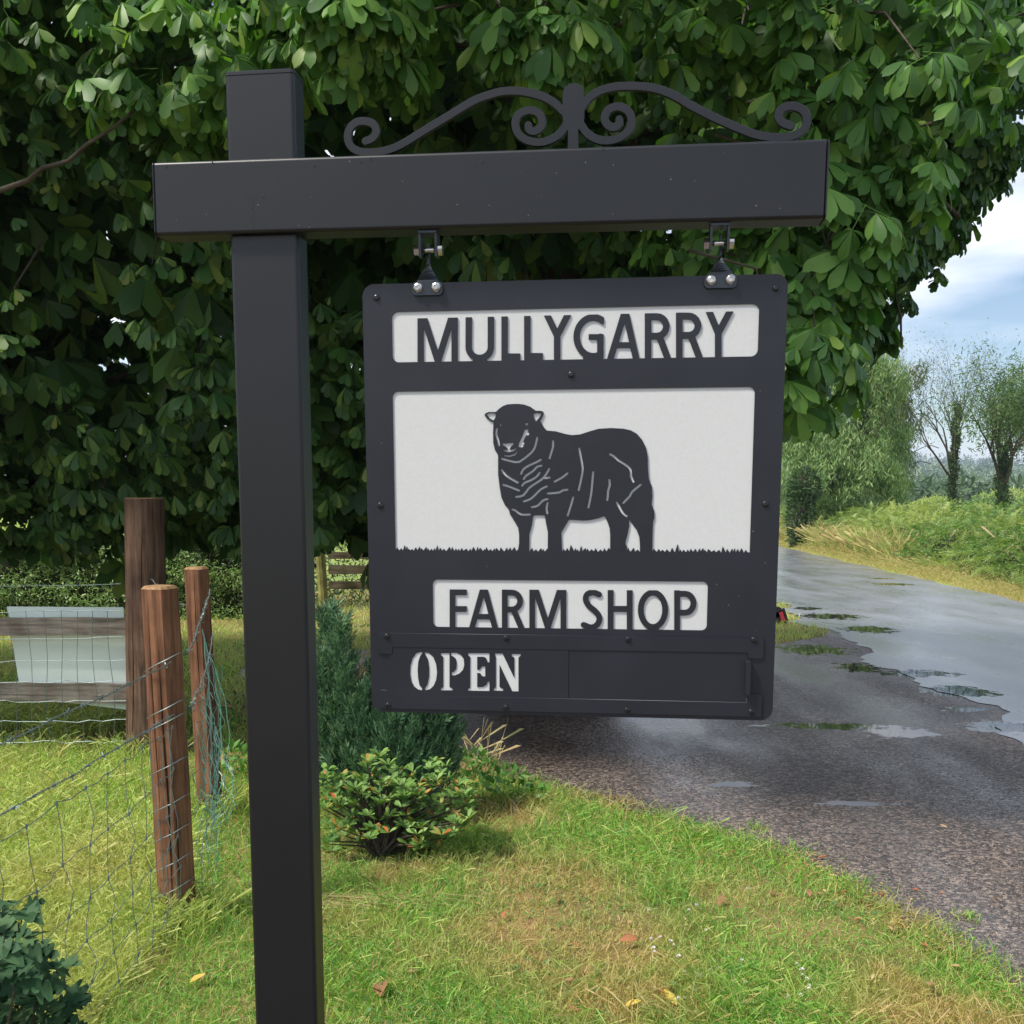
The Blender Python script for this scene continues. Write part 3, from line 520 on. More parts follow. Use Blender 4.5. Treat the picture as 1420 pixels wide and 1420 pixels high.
m_wood_o = woodmat('treated_orange_wood', (.09, .036, .018), (.27, .13, .066)); m_wood_b = woodmat('brown_round_wood', (.045, .026, .018), (.17, .10, .065)); m_wood_g = woodmat('weathered_grey_wood', (.14, .12, .1), (.4, .35, .29), (3, 40, 40)); m_wood_y = woodmat('mossy_yellow_wood', (.2, .2, .06), (.38, .36, .12))
m_endgrain = mat('end_grain', (.36, .22, .11), .85, .2, noise=(60, (.2, .12, .06), 4, .2)); m_crack = mat('dark_split', (.02, .012, .008), .95, .1)
m_wire = mat('galvanised_green_wire', (.16, .22, .22), .45, .5, .6, noise=(30, (.22, .27, .26), 3, .2)); m_twine = mat('green_baler_twine', (.12, .34, .26), .6)
def wpost(name, base, top, r, h, m, label, sides=16, flat=0, crack=True, cham=.01, seed=1, taper=.96, nseg=14):
    """a real post: slightly irregular, tapered, chamfered top; flat>0 squares it"""
    r_ = random.Random(seed); root = thing(name, label, 'fence post', tuple(base)); d = np.array(top) - np.array(base); d = d / np.linalg.norm(d) * h
    ph = [r_.uniform(0, 6.3) for _ in range(3)]
    def rad(a, t):
        q = r * (1 + .02 * math.sin(2 * a + ph[0] + t * 3) + .015 * math.sin(5 * a + ph[1]) + .012 * math.sin(t * 17 + a + ph[2])) * (1 - (1 - taper) * t)
        if flat: sq = 1 / max(abs(math.cos(a + flat)), abs(math.sin(a + flat))); q *= min(sq, 1.2) * .92
        return q
    rings = []; zs = [-.15 / h] + [k / nseg for k in range(nseg + 1)]
    for t in zs: rings.append([(d[0] * t + rad(2 * math.pi * k / sides, t) * math.cos(2 * math.pi * k / sides), d[1] * t + rad(2 * math.pi * k / sides, t) * math.sin(2 * math.pi * k / sides), d[2] * t - (cham if t == 1 else 0)) for k in range(sides)])
    n = sides; v = [p for q in rings for p in q]; f = [(i * n + k, i * n + (k + 1) % n, (i + 1) * n + (k + 1) % n, (i + 1) * n + k) for i in range(len(rings) - 1) for k in range(n)]
    MB().add(v, f).build('shaft', m, root)
    tp = rings[-1]; c = np.mean(tp, 0); inner = [tuple(c + (np.array(p) - c) * (1 - cham / r) + np.array([0, 0, cham])) for p in tp]
    MB().add(tp + inner, [(k, (k + 1) % n, n + (k + 1) % n, n + k) for k in range(n)] + [tuple(n + k for k in range(n))]).build('top_face', m_endgrain, root)
    if crack:
        mb = MB()
        for (a, t0, t1, wd) in crack:
            pts = []; m_ = 12
            for k in range(m_ + 1):
                t = t0 + (t1 - t0) * k / m_; aa = a + .05 * math.sin(t * 9 + a); q = rad(aa, t) + .0012; wv = wd * math.sin(math.pi * min(max(k / m_, .02), .98)) ** .6 / 2; 
                for s in (-1, 1): pts.append((d[0] * t + q * math.cos(aa + s * wv / r), d[1] * t + q * math.sin(aa + s * wv / r), d[2] * t))
            mb.add(pts, [(2 * k, 2 * k + 1, 2 * k + 3, 2 * k + 2) for k in range(m_)])
        mb.build('split', m_crack, root)
    return root
A = -math.pi / 2
pb = G(247, 1278); pbt = AT(221, 812, pb[1]); wpost('fence_post', pb, pbt, .060, (pbt - pb)[2], m_wood_o, 'orange-brown squared fence post nearest the signpost, wires stapled to its face', 16, flat=.35, crack=[(A + .1, .02, .82, .006), (A - .55, .3, .95, .003), (A + .5, .1, .35, .004)], seed=2)
sb = G(205, 1047); st_ = AT(200, 690, sb[1]); wpost('strainer_post', sb, st_, .124, (st_ - sb)[2], m_wood_b, 'tall thick dark brown round strainer post with sawn top', 28, crack=[(A - .4, .1, .5, .006), (A + .2, .55, .9, .005), (A + .6, .2, .8, .004)], cham=.006, seed=4, taper=.93)
tb_ = G(292, 1130); tt_ = AT(272, 786, tb_[1]); wpost('fence_post', tb_, tt_, .055, (tt_ - tb_)[2], m_wood_o, 'reddish-brown fence post wrapped in loose wire, right of the tall round post', 16, flat=.2, crack=[(A, .5, .97, .004)], seed=7)
# --- wires
def wpath(a, b, sag, n=24, jit=.0, seed=0):
    r_ = random.Random(seed); a = np.array(a); b = np.array(b); out = []
    for k in range(n + 1):
        t = k / n; p = a + (b - a) * t; p = p + np.array([r_.gauss(0, jit), 0, -sag * 4 * t * (1 - t) + r_.gauss(0, jit)]); out.append(p)
    return out
def barbed(mb, pts, tw=.0024, pitch=.028):
    L_ = [0]; P = [np.array(p) for p in pts]
    for a, b in zip(P[:-1], P[1:]): L_.append(L_[-1] + np.linalg.norm(b - a))
    tot = L_[-1]; n = int(tot / .009); s = np.linspace(0, tot, n); Q = np.stack([np.interp(s, L_, [p[i] for p in P]) for i in range(3)], 1)
    for ph in (0, math.pi):
        t = s * 2 * math.pi / pitch + ph; R_ = Q.copy(); R_[:, 2] += tw * np.sin(t); R_[:, 0] += tw * np.cos(t); mb.tube(list(R_), .0013, 4, False)
    r_ = random.Random(int(tot * 1000)); x = .05
    while x < tot:
        c = np.array([np.interp(x, s, Q[:, i]) for i in range(3)])
        for k in range(3):
            a = r_.uniform(0, 6.28); v = np.array([r_.gauss(0, 1), r_.gauss(0, 1), r_.gauss(0, 1)]); v /= np.linalg.norm(v); mb.tube([c - v * .014, c + v * .014], .0011, 3)
        mb.tube([c + np.array([0, -.006, 0]), c + np.array([0, .006, 0])], .0042, 5); x += .105
f1 = thing('wire_fence', 'green stock netting with barbed wire running from the near orange post to lower left', 'wire fence', (pb[0], pb[1], 0))
O1 = np.array([pb[0], pb[1], 0]); xw = pb[0] - .0
def wp(px, py, Y): return AT(px, py, Y)
yp = pb[1] - .066; P0 = np.array([pb[0] + .015, yp, 0])
def zpt(z): return np.array([P0[0] + .02, P0[1] - .004, z])
def far(z, y=.35): return np.array([-1.30, y, z])
b1 = MB(); barbed(b1, [p - O1 for p in wpath(zpt(.985), far(1.02), .035, 30, .002, 1)]); b1.build('barbed_wire', m_wire, f1)
b1 = MB(); barbed(b1, [p - O1 for p in wpath(zpt(.80), far(.86), .03, 30, .002, 2)]); b1.build('barbed_wire', m_wire, f1)
hz = [.755, .60, .46, .345, .235, .14, .05]; lines = []
for i, z in enumerate(hz):
    pts = wpath(zpt(z), far(z + .02 + (.03 if i == 0 else 0)), .05 + .015 * i, 60, .0045, 10 + i); lines.append(pts)
    tag(MB().tube([p - O1 for p in pts], .0016, 4, False).build('line_wire', m_wire, f1))
def on(pts, y):
    ys = [p[1] for p in pts]; return np.array([np.interp(-y, [-q for q in ys], [p[i] for p in pts]) for i in range(3)])
y = 3.6
while y > .4:
    q = [on(l, y + .02 * math.sin(7 * y + k)) for k, l in enumerate(lines)]; mb = MB(); fine = []
    for a, b in zip(q[:-1], q[1:]): fine += [a, (a + b) / 2 + np.array([random.gauss(0, .009), 0, 0])]
    fine.append(q[-1]); mb.tube([p - O1 for p in fine], .0013, 4, False)
    for p in q: mb.tube([p - O1 + np.array([0, 0, -.006]), p - O1 + np.array([0, 0, .006])], .0035, 4)
    mb.build('stay_wire', m_wire, f1); y -= .15
# wires wrapped over the near post face
for z0, z1_ in ((1.0, .975), (.83, .80), (.78, .75), (.62, .59), (.48, .45), (.37, .34), (.26, .225), (.16, .12), (.06, .04)):
    a = np.array([pb[0] - .062, yp + .01, z0 - .05]); pts = [a, np.array([pb[0] - .03, yp - .008, z0 - .03]), np.array([pb[0] + .02, yp - .012, z0 - .005]), np.array([pb[0] + .058, yp + .015, z0 + .015]), np.array([pb[0] + .062, yp + .07, z0 + .01])]
    MB().tube([p - O1 for p in smooth_pts(pts, 4)], .0018, 5, False).build('line_wire', m_wire, f1)
for dx in (-.02, .035):
    pts = [np.array([pb[0] + dx + .008 * math.sin(z * 9 + dx * 50) - .03 * (z), yp - .014, z]) for z in np.linspace(.02, .76, 24)]; MB().tube([p - O1 for p in pts], .0016, 4, False).build('stay_wire', m_wire, f1)
# middle span: near post -> third post -> strainer, slack and bundled
f2 = thing('wire_fence', 'slack bunched netting hanging between the two orange-brown posts', 'wire fence', (tb_[0], tb_[1], 0)); O2 = np.array([tb_[0], tb_[1], 0])
b1 = MB(); barbed(b1, [p - O2 for p in wpath((pb[0] + .06, pb[1] + .02, 1.0), (tb_[0] + .05, tb_[1] - .05, 1.13), .03, 14, .003, 5)]); barbed(b1, [p - O2 for p in wpath((pb[0] + .06, pb[1] + .02, .80), (tb_[0] + .06, tb_[1] - .06, .93), .07, 14, .004, 6)]); b1.build('barbed_wire', m_wire, f2)
b1 = MB(); barbed(b1, [p - O2 for p in wpath((tb_[0] - .05, tb_[1] + .05, 1.05), (sb[0] + .08, sb[1] - .05, 1.1), .06, 14, .003, 7)]); b1.build('barbed_wire', m_wire, f2)
r_ = random.Random(9)
for k in range(13):
    t = k / 12; x0 = tb_[0] + .045 + .06 * t - .03; ztop = .9 - .06 * k + r_.uniform(-.02, .05) if k > 6 else .92 - .02 * k; bow = r_.uniform(.02, .12)
    pts = [np.array([x0 + bow * math.sin(math.pi * q) * (.4 + t) + .004 * math.sin(q * 30 + k), tb_[1] - .075 - .25 * t * q, ztop * (1 - q) + .02]) for q in np.linspace(0, 1, 22)]
    MB().tube([p - O2 for p in pts], .0018, 4, False).build('stay_wire', m_wire if k % 3 else m_twine, f2)
for i, z in enumerate((.78, .64, .52, .4, .3, .2, .12)):
    pts = wpath((pb[0] + .065, pb[1] + .03, z), (tb_[0] + .06, tb_[1] - .07, z + .05), .03, 18, .009, 30 + i); MB().tube([p - O2 for p in pts], .0016, 4, False).build('line_wire', m_wire, f2)
tw = MB()
for k in range(9):
    y_ = pb[1] + .12 + .1 * k; pts = [np.array([pb[0] + .07 - .2 * (k * .1) + r_.gauss(0, .012) + .02 * math.sin(q * 6 + k), y_, .8 * (1 - q) + .02]) for q in np.linspace(0, 1, 14)]; tw.tube([p - O2 for p in pts], .0015, 3, False)
tw.build('loose_stay_wires', m_twine, f2)['kind'] = 'stuff'
# far span in front of the rails
f3 = thing('wire_fence', 'netting with one barbed strand in front of the pale sheet, left of the tall post', 'wire fence', (sb[0], sb[1], 0)); O3 = np.array([sb[0], sb[1], 0])
YF = sb[1] - .05
b1 = MB(); barbed(b1, [p - O3 for p in wpath((sb[0] - .1, YF, 1.055), (-7.5, YF, 1.05), .02, 60, .002, 8)]); b1.build('barbed_wire', m_wire, f3)
fl = []
for i, z in enumerate((.90, .735, .60, .47, .35, .23, .1)):
    pts = wpath((sb[0] - .1, YF, z), (-7.5, YF, z), .02, 70, .004, 50 + i); fl.append(pts); MB().tube([p - O3 for p in pts], .0019, 4, False).build('line_wire', m_wire, f3)
x = sb[0] - .18
while x > -4.6:
    q = [np.array([x + .012 * math.sin(9 * x + k), YF, np.interp(-x, [-p[0] for p in l], [p[2] for p in l])]) for k, l in enumerate(fl)]; MB().tube([p - O3 for p in q], .0018, 4, False).build('stay_wire', m_wire, f3); x -= .098
# timber rails + the pale sheet
YR = sb[1] + .14
rails = thing('rail_fence', 'grey weathered two-rail timber fence behind the wire netting', 'rail fence', (sb[0] - .1, YR, 0))
def board(name, x0, x1, za0, za1, zb0, zb1, y0, y1, m, parent, org, nseg=24, seed=0):
    r_ = random.Random(seed); mb = MB(); v = []
    for k in range(nseg + 1):
        t = k / nseg; x = x0 + (x1 - x0) * t; lo = za0 + (zb0 - za0) * t + r_.gauss(0, .002); hi = za1 + (zb1 - za1) * t + r_.gauss(0, .002)
        v += [(x - org[0], y0 - org[1], lo), (x - org[0], y0 - org[1], hi), (x - org[0], y1 - org[1], hi), (x - org[0], y1 - org[1], lo)]
    f = [(i * 4 + k, i * 4 + (k + 1) % 4, i * 4 + 4 + (k + 1) % 4, i * 4 + 4 + k) for i in range(nseg) for k in range(4)] + [(0, 3, 2, 1), tuple(4 * nseg + k for k in range(4))]
    return mb.add(v, f).build(name, m, parent)
def zat(py, Y): return AT(0, py, Y)[2]
board('rail', -5.6, sb[0] + .02, zat(884, YR), zat(857, YR), zat(881, YR), zat(857, YR), YR, YR + .04, m_wood_g, rails, (sb[0] - .1, YR), seed=1)
board('rail', -5.6, sb[0] + .02, zat(958, YR), zat(938, YR), zat(977, YR), zat(950, YR), YR, YR + .04, m_wood_g, rails, (sb[0] - .1, YR), seed=2)
for xx in (-3.62, -5.3): board('rail_post', xx, xx + .1, 0, 1.0, 0, 1.0, YR + .045, YR + .12, m_wood_g, rails, (sb[0] - .1, YR), 2)
m_sheet = mat('pale_green_sheet', (.78, .86, .76), .4, .4, noise=(3, (.66, .76, .66), 6, .2)); YS = YR + .06
q = [AT(10, 841, YS + .1), AT(171, 842, YS + .1), AT(186, 985, YS), AT(30, 966, YS)]
n_ = np.array([0, -.006, 0]); o = MB().add([*q, *[p + n_ for p in q]], [(0, 1, 2, 3), (7, 6, 5, 4), (0, 4, 5, 1), (1, 5, 6, 2), (2, 6, 7, 3), (3, 7, 4, 0)]).build('sheet_panel', m_sheet)
tag(o, 'pale green flat sheet leaning behind the two grey timber rails', 'panel')
# far left-of-sign: yellow mossy post and dark rails
yb = G(451, 872); wpost('gate_post', yb, yb + np.array([-.04, 0, 1]), .062, 1.1, m_wood_y, 'thin yellow-green mossy post just right of the black signpost', 10, crack=False, cham=.008, seed=12)
r2 = thing('rail_fence', 'low brown timber rails glimpsed between the black signpost and the sign', 'rail fence', (yb[0], yb[1] + .2, 0)); m_wood_d = woodmat('dark_rail_wood', (.07, .06, .035), (.2, .17, .1), (3, 40, 40))
for (pa, pb2, pc, pd) in ((766, 775, 766, 775), (784, 796, 785, 797), (806, 817, 808, 820)):
    board('rail', yb[0] + .02, yb[0] + 3.4, zat(pb2, yb[1] + .2), zat(pa, yb[1] + .2), zat(pd, yb[1] + .2), zat(pc, yb[1] + .2), yb[1] + .2, yb[1] + .24, m_wood_d, r2, (yb[0], yb[1] + .2), 8, seed=pa)
for xx in (.9, 2.2, 3.35): board('rail_post', yb[0] + xx, yb[0] + xx + .09, 0, 1.0, 0, 1.0, yb[1] + .245, yb[1] + .31, m_wood_d, r2, (yb[0], yb[1] + .2), 2)
# reflector marker on the grass corner
mb_ = G(1083, 866); mk = thing('verge_marker', 'short black leaning verge marker with red reflector at the grass corner', 'marker post', tuple(mb_)); m_rub = mat('black_rubber', (.02, .02, .022), .6); m_red = mat('red_reflector', (.55, .03, .05), .25, .8)
lean = Matrix.Rotation(math.radians(-20), 3, 'Y'); 
def lbox(x0, x1, y0, y1, z0, z1): 
    b = MB().box(x0, x1, y0, y1, z0, z1); b.v = [tuple(lean @ Vector(p)) for p in b.v]; return b
lbox(-.07, .07, -.03, .03, -.03, .17).build('body', m_rub, mk); MB().tube([tuple(lean @ Vector((0, -.03, .17))), tuple(lean @ Vector((0, .03, .17)))], .07, 16).build('rounded_top', m_rub, mk); lbox(.075, .10, -.028, .0, .02, .19).build('back_plate', m_rub, mk); lbox(.015, .062, -.036, -.031, .03, .16).build('reflector', m_red, mk)

# ================================================================== LEAF SHAPES
def obov(n=5, L_=1.0, W_=.42, droop=.25, fold=.12, prof=None):
    """strip leaflet along +X, folded at the midrib: (V,F quads)"""
    prof = prof or [(0, .04), (.3, .42), (.6, .85), (.8, 1), (.93, .6), (1, .06)]
    xs = np.linspace(0, 1, n + 1); ws = np.interp(xs, [p[0] for p in prof], [p[1] for p in prof]) * W_ / 2; V = []
    for x, w_ in zip(xs, ws): z = -droop * x * x; V += [(x * L_, -w_, z + fold * w_), (x * L_, 0, z), (x * L_, w_, z + fold * w_)]
    F = []
    for i in range(n): a = i * 3; F += [(a, a + 3, a + 4, a + 1), (a + 1, a + 4, a + 5, a + 2)]
    return np.array(V), np.array(F)
def strip(n=3, W_=.42, droop=.25, prof=None):
    prof = prof or [(0, .05), (.45, .7), (.8, 1), (1, .15)]
    xs = np.linspace(0, 1, n + 1) if n > 2 else np.array([0, .75, 1.]); ws = np.interp(xs, [p[0] for p in prof], [p[1] for p in prof]) * W_ / 2; V = []
    for x, w_ in zip(xs, ws): V += [(x, -w_, -droop * x * x), (x, w_, -droop * x * x)]
    return np.array(V), np.array([(2 * i, 2 * i + 2, 2 * i + 3, 2 * i + 1) for i in range(len(xs) - 1)])
def palmate(seed, base, n=7, spread=118, pet=.9, tilt=.5):
    """horse-chestnut leaf: leaflets fan out from the end of the petiole and hang"""
    r_ = random.Random(seed); Vs = []; Fs = []; off = 0; bV, bF = base
    for k in range(n):
        a = math.radians(-spread + 2 * spread * k / (n - 1) + r_.uniform(-7, 7)); l = (1.0 - .42 * (abs(k - (n - 1) / 2) / ((n - 1) / 2)) ** 1.4) * r_.uniform(.9, 1.08); dr = tilt + r_.uniform(-.15, .2); rl = r_.uniform(-.35, .35)
        V = bV * l; c, s = math.cos(rl), math.sin(rl); V = np.column_stack([V[:, 0], V[:, 1] * c - V[:, 2] * s, V[:, 1] * s + V[:, 2] * c])
        c, s = math.cos(dr), math.sin(dr); V = np.column_stack([V[:, 0] * c + V[:, 2] * s, V[:, 1], -V[:, 0] * s + V[:, 2] * c])
        c, s = math.cos(a), math.sin(a); V = np.column_stack([V[:, 0] * c - V[:, 1] * s, V[:, 0] * s + V[:, 1] * c, V[:, 2]]) + np.array([0, 0, .0])
        Vs.append(V); Fs.append(bF + off); off += len(V)
    if pet:
        P_ = np.array([(-pet, -.012, .18), (-pet, .012, .18), (0, .012, 0), (0, -.012, 0)]); Vs.append(P_); Fs.append(np.array([[0, 1, 2, 3]]) + off)
    return np.concatenate(Vs), np.concatenate(Fs)
def obovx(xs, ws, W_, droop, fold=.12):
    V = []; F = []
    for x, w_ in zip(xs, ws): w_ *= W_ / 2; z = -droop * x * x; V += [(x, -w_, z + fold * w_), (x, 0, z), (x, w_, z + fold * w_)]
    for i in range(len(xs) - 1): a = i * 3; F += [(a, a + 3, a + 4, a + 1), (a + 1, a + 4, a + 5, a + 2)]
    return np.array(V), np.array(F)
hi = [palmate(s, obovx([0, .25, .5, .74, .88, .95, 1.02], [.05, .36, .72, 1, .8, .34, .03], .42, .34), 7 if s % 2 else 6) for s in range(4)]; md = [palmate(s, obovx([0, .5, .88, 1], [.06, .72, 1, .30], .42, .3), 7) for s in range(4)]; lo = [palmate(s, strip(2, .5), 6, pet=0) for s in range(4)]
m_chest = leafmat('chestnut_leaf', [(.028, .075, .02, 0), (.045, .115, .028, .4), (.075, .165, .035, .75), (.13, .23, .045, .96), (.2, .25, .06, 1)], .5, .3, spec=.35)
m_bark = mat('tree_bark', (.04, .033, .026), .9, .2, noise=(9, (.11, .09, .07), 6, .2), bump=(30, .8, .02))

# ================================================================== HORSE CHESTNUT
TC = np.array([.35, 7.9, 0]); tree = thing('chestnut_tree', 'huge horse chestnut tree with drooping hand-shaped leaves filling the background behind the sign', 'tree', tuple(TC))
trk = MB().tube([(0, 0, -.2), (0, 0, .4), (.05, .1, 1.8), (.0, .1, 3.2), (-.1, 0, 5.5), (-.2, 0, 8)], [.62, .48, .42, .38, .25, .08], 14).build('trunk', m_bark, tree, True)
lobes = [((-1.6, 7.9, 5.3), (5.2, 2.8, 4.6), 1.0), ((-5.9, 7.4, 4.9), (3.2, 2.4, 3.7), .8), ((2.1, 7.5, 5.0), (1.6, 1.8, 2.0), .45)]
near = [((1.36, 4.55, 2.82), (.36, .45, .6)), ((1.58, 4.5, 3.35), (.55, .6, .55)), ((1.2, 4.5, 2.22), (.22, .35, .34)), ((1.30, 4.8, 2.45), (.34, .4, .5)), ((.95, 4.6, 3.62), (.6, .6, .34)), ((.2, 4.9, 3.95), (.7, .6, .34)), ((-.75, 4.9, 3.78), (.55, .55, .38)), ((-1.5, 5.2, 3.6), (.5, .5, .4)), ((2.05, 5.0, 3.75), (.5, .5, .6)), ((-2.6, 5.4, 4.1), (.9, .7, .5)),
        ((1.62, 4.7, 2.85), (.22, .35, .3)), ((1.0, 5.3, 3.0), (.28, .3, .5)), ((-.3, 4.1, 4.1), (1.5, .7, .35)), ((-.55, 4.3, 3.42), (.2, .2, .14)), ((.2, 4.4, 3.36), (.25, .2, .12)), ((1.05, 5.4, 1.95), (.3, .4, .5))]
def inside(P, ls, k=1.0):
    m = np.zeros(len(P), bool)
    for l in ls: m |= (((P - np.array(l[0])) / (np.array(l[1]) * k)) ** 2).sum(1) < 1
    return m
# main dome: twig tips near the surface, hanging tiers of leaves
def dome_pts(n, depth):
    out = []
    for c, r, wgt in lobes:
        d = rnd_dirs(int(n * wgt)); k = 1 - np.abs(rng.normal(0, depth, len(d))); out.append(np.array(c) + d * np.array(r) * k[:, None])
    P = np.concatenate(out); keep = ~inside(P, lobes, .70)
    nrm = 1.38 + .25 * np.sin(P[:, 0] * 2.3 + 1) + .2 * np.sin(P[:, 0] * 5.1 + P[:, 1])
    return P[keep & (P[:, 2] > nrm)]
def clump(P, f=1.6, th=.0):
    v = np.sin(P[:, 0] * f * 1.3 + 2 * np.sin(P[:, 2] * f)) + np.sin(P[:, 2] * f * 2.1 + P[:, 1] * f) + np.sin(P[:, 1] * f * 1.7 + P[:, 0] * f * .6); return v > th
def px_of(P):
    Q = P - np.array([0, 0, EYE]); d = Q @ FW; return PCX + FPX * Q[:, 0] / d, PCY - FPX * (Q @ UP) / d, d
def leaves_at(T, kmin, kmax, outdir, size, rad):
    """a whorl of leaves round each twig tip"""
    k = rng.integers(kmin, kmax + 1, len(T)); I = np.repeat(np.arange(len(T)), k); n = len(I)
    a = rng.uniform(0, 2 * math.pi, n); D_ = np.column_stack([np.cos(a), np.sin(a), rng.uniform(-.5, .35, n)]) + outdir[I] * .75
    fr_ = frames(D_, np.column_stack([rng.normal(0, .25, n), rng.normal(0, .25, n), np.ones(n)]) + outdir[I] * .7); X = fr_[:, 0]
    return T[I] + X * rad + rng.normal(0, rad * .25, (n, 3)), fr_, rng.uniform(size * .55, size * 1.25, n)
def outd(P, ls):
    best = None; o = np.zeros_like(P); bd = np.full(len(P), 9e9)
    for l in ls:
        q = (P - np.array(l[0])) / np.array(l[1]); e = (q ** 2).sum(1); m = e < bd; bd[m] = e[m]; g = q / np.array(l[1]); g /= np.linalg.norm(g, axis=1, keepdims=True) + 1e-9; o[m] = g[m]
    return o
T = dome_pts(7600, .075); T = T[clump(T, 1.9, -.05) | (rng.random(len(T)) < .16)]; T = T[(T[:, 1] < 9.0) | (rng.random(len(T)) < .33)]
n = 700; sk = np.column_stack([rng.uniform(-8.5, 1.2, n), rng.uniform(6.6, 8.8, n), 1.50 + .6 * rng.random(n)]); sk[:, 2] += .16 * np.sin(sk[:, 0] * 2.7) + .1 * np.sin(sk[:, 0] * 6.1); T = np.concatenate([T, sk])
front = (T[:, 1] < 8.0)
Pm_, Fm_, Sm_ = leaves_at(T[front], 4, 6, outd(T[front], lobes), .118, .115); Pb_, Fb_, Sb_ = leaves_at(T[~front], 3, 5, outd(T[~front], lobes), .22, .16)
px_, py_, dd_ = px_of(Pm_); vis = (px_ > -80) & (px_ < 1500) & (py_ > -80) & (py_ < 800)
# near boughs
Tn = []
for c, r in near:
    vol = r[0] * r[1] * r[2]; n = int(32 + 140 * vol ** .66); d = rnd_dirs(n); Tn.append(np.array(c) + d * np.array(r) * rng.uniform(.35, 1.0, n)[:, None])
Tn = np.concatenate(Tn); Pn, Fn_, Sn = leaves_at(Tn, 3, 5, outd(Tn, near) * np.array([1, 1, .4]) + np.array([0, -.5, -.2]), .128, .10)
pxn, pyn, ddn = px_of(Pn); show = (pxn > 0) & (pxn < 1420) & (pyn > 0) & (pyn < 740) & ~((pxn > 510) & (pxn < 1080) & (pyn > 390)); order = np.argsort(np.where(show, ddn, 99))[:290]
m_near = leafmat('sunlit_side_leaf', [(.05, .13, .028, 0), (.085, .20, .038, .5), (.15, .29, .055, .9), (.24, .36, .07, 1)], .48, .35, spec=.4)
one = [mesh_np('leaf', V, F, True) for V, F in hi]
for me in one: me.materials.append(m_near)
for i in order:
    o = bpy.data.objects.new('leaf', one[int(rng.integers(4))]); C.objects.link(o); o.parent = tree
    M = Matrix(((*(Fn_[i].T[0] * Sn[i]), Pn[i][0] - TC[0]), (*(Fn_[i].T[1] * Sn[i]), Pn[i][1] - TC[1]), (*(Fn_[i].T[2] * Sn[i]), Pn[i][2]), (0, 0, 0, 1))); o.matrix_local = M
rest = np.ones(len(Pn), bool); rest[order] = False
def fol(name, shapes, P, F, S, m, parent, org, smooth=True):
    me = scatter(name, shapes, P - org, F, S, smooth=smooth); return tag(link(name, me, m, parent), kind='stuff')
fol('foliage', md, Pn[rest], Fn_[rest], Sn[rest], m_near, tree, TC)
fol('foliage', md, Pm_[vis], Fm_[vis], Sm_[vis], m_chest, tree, TC)
fol('foliage', lo, np.concatenate([Pm_[~vis], Pb_]), np.concatenate([Fm_[~vis], Fb_]), np.concatenate([Sm_[~vis], Sb_]) * 1.2, m_chest, tree, TC)
# sparse inner foliage
Ti = rnd_dirs(2800) * rng.uniform(.45, .86, 2800)[:, None]; Ti = np.array(lobes[0][0]) + Ti * np.array(lobes[0][1]); Tj = np.array(lobes[1][0]) + rnd_dirs(600) * rng.uniform(.4, .84, 600)[:, None] * np.array(lobes[1][1]); Tk = np.array(lobes[2][0]) + rnd_dirs(250) * rng.uniform(.4, .8, 250)[:, None] * np.array(lobes[2][1])
Ti = np.concatenate([Ti, Tj, Tk]); Ti = Ti[Ti[:, 2] > 1.75]; Pi, Fi, Si = leaves_at(Ti, 2, 4, outd(Ti, lobes), .26, .2); fol('foliage', lo, Pi, Fi, Si, m_chest, tree, TC)
# limbs and twigs
lm = []
for k in range(22):
    a = rng.uniform(-.1 * math.pi, 1.1 * math.pi); e = rng.uniform(.05, .75); z0 = rng.uniform(1.9, 5.5); l = rng.uniform(2.0, 3.2) * (.75 if math.cos(a) > .2 else 1.2); p = np.array([0, .1, z0]); d = np.array([math.cos(a) * math.cos(e), math.sin(a) * math.cos(e), math.sin(e)]); pts = [p]
    for j in range(9): d = d + rng.normal(0, .12, 3) + np.array([0, 0, -.05 * (j > 3)]); d /= np.linalg.norm(d); p = p + d * l / 9; p[2] = max(p[2], 2.05 + .1 * math.sin(j * 1.3)); pts.append(p)
    MB().tube(pts, list(np.linspace(.10, .012, 10)), 7).build('limb', m_bark, tree, True); lm.append(pts)
def bough(px0, py0, Y0, px1, py1, Y1, r0=.05, bend=.1):
    a, b = AT(px0, py0, Y0), AT(px1, py1, Y1); pts = [a + (b - a) * t + np.array([0, 0, bend * math.sin(math.pi * t)]) + (rng.normal(0, .02, 3) if 0 < t < 1 else 0) for t in np.linspace(0, 1, 12)]; MB().tube([p - TC for p in pts], list(np.linspace(r0, r0 * .3, 12)), 7).build('limb', m_bark, tree, True)
bough(-160, 330, 5.2, 190, 150, 5.0, .02, -.06); bough(760, 300, 7.2, 1230, 150, 4.9, .03, .3); bough(1000, 60, 5.6, 1330, 300, 4.6, .025); bough(430, 150, 6.5, 900, 20, 5.0, .04); bough(1040, 20, 4.9, 1170, 330, 4.5, .016, .1); bough(1180, 200, 4.8, 1250, 480, 4.6, .014); bough(300, -40, 5.4, 395, 110, 5.0, .014)
tw = MB()
for i in rng.choice(len(Tn), 170, replace=False): p = Tn[i]; tw.tube([p - TC, p - TC + np.array([rng.normal(0, .08), rng.uniform(.05, .2), rng.uniform(.12, .35)]), p - TC + np.array([rng.normal(0, .16), rng.uniform(.2, .45), rng.uniform(.25, .5)])], [.003, .005, .008], 4, False)
for i in rng.choice(np.where(front)[0], 900, replace=False): p = T[i]; tw.tube([p - TC, p - TC + np.array([rng.normal(0, .1), rng.uniform(.1, .3), rng.uniform(.2, .5)])], [.004, .009], 3, False)
tag(tw.build('twigs', m_bark, tree), kind='stuff')

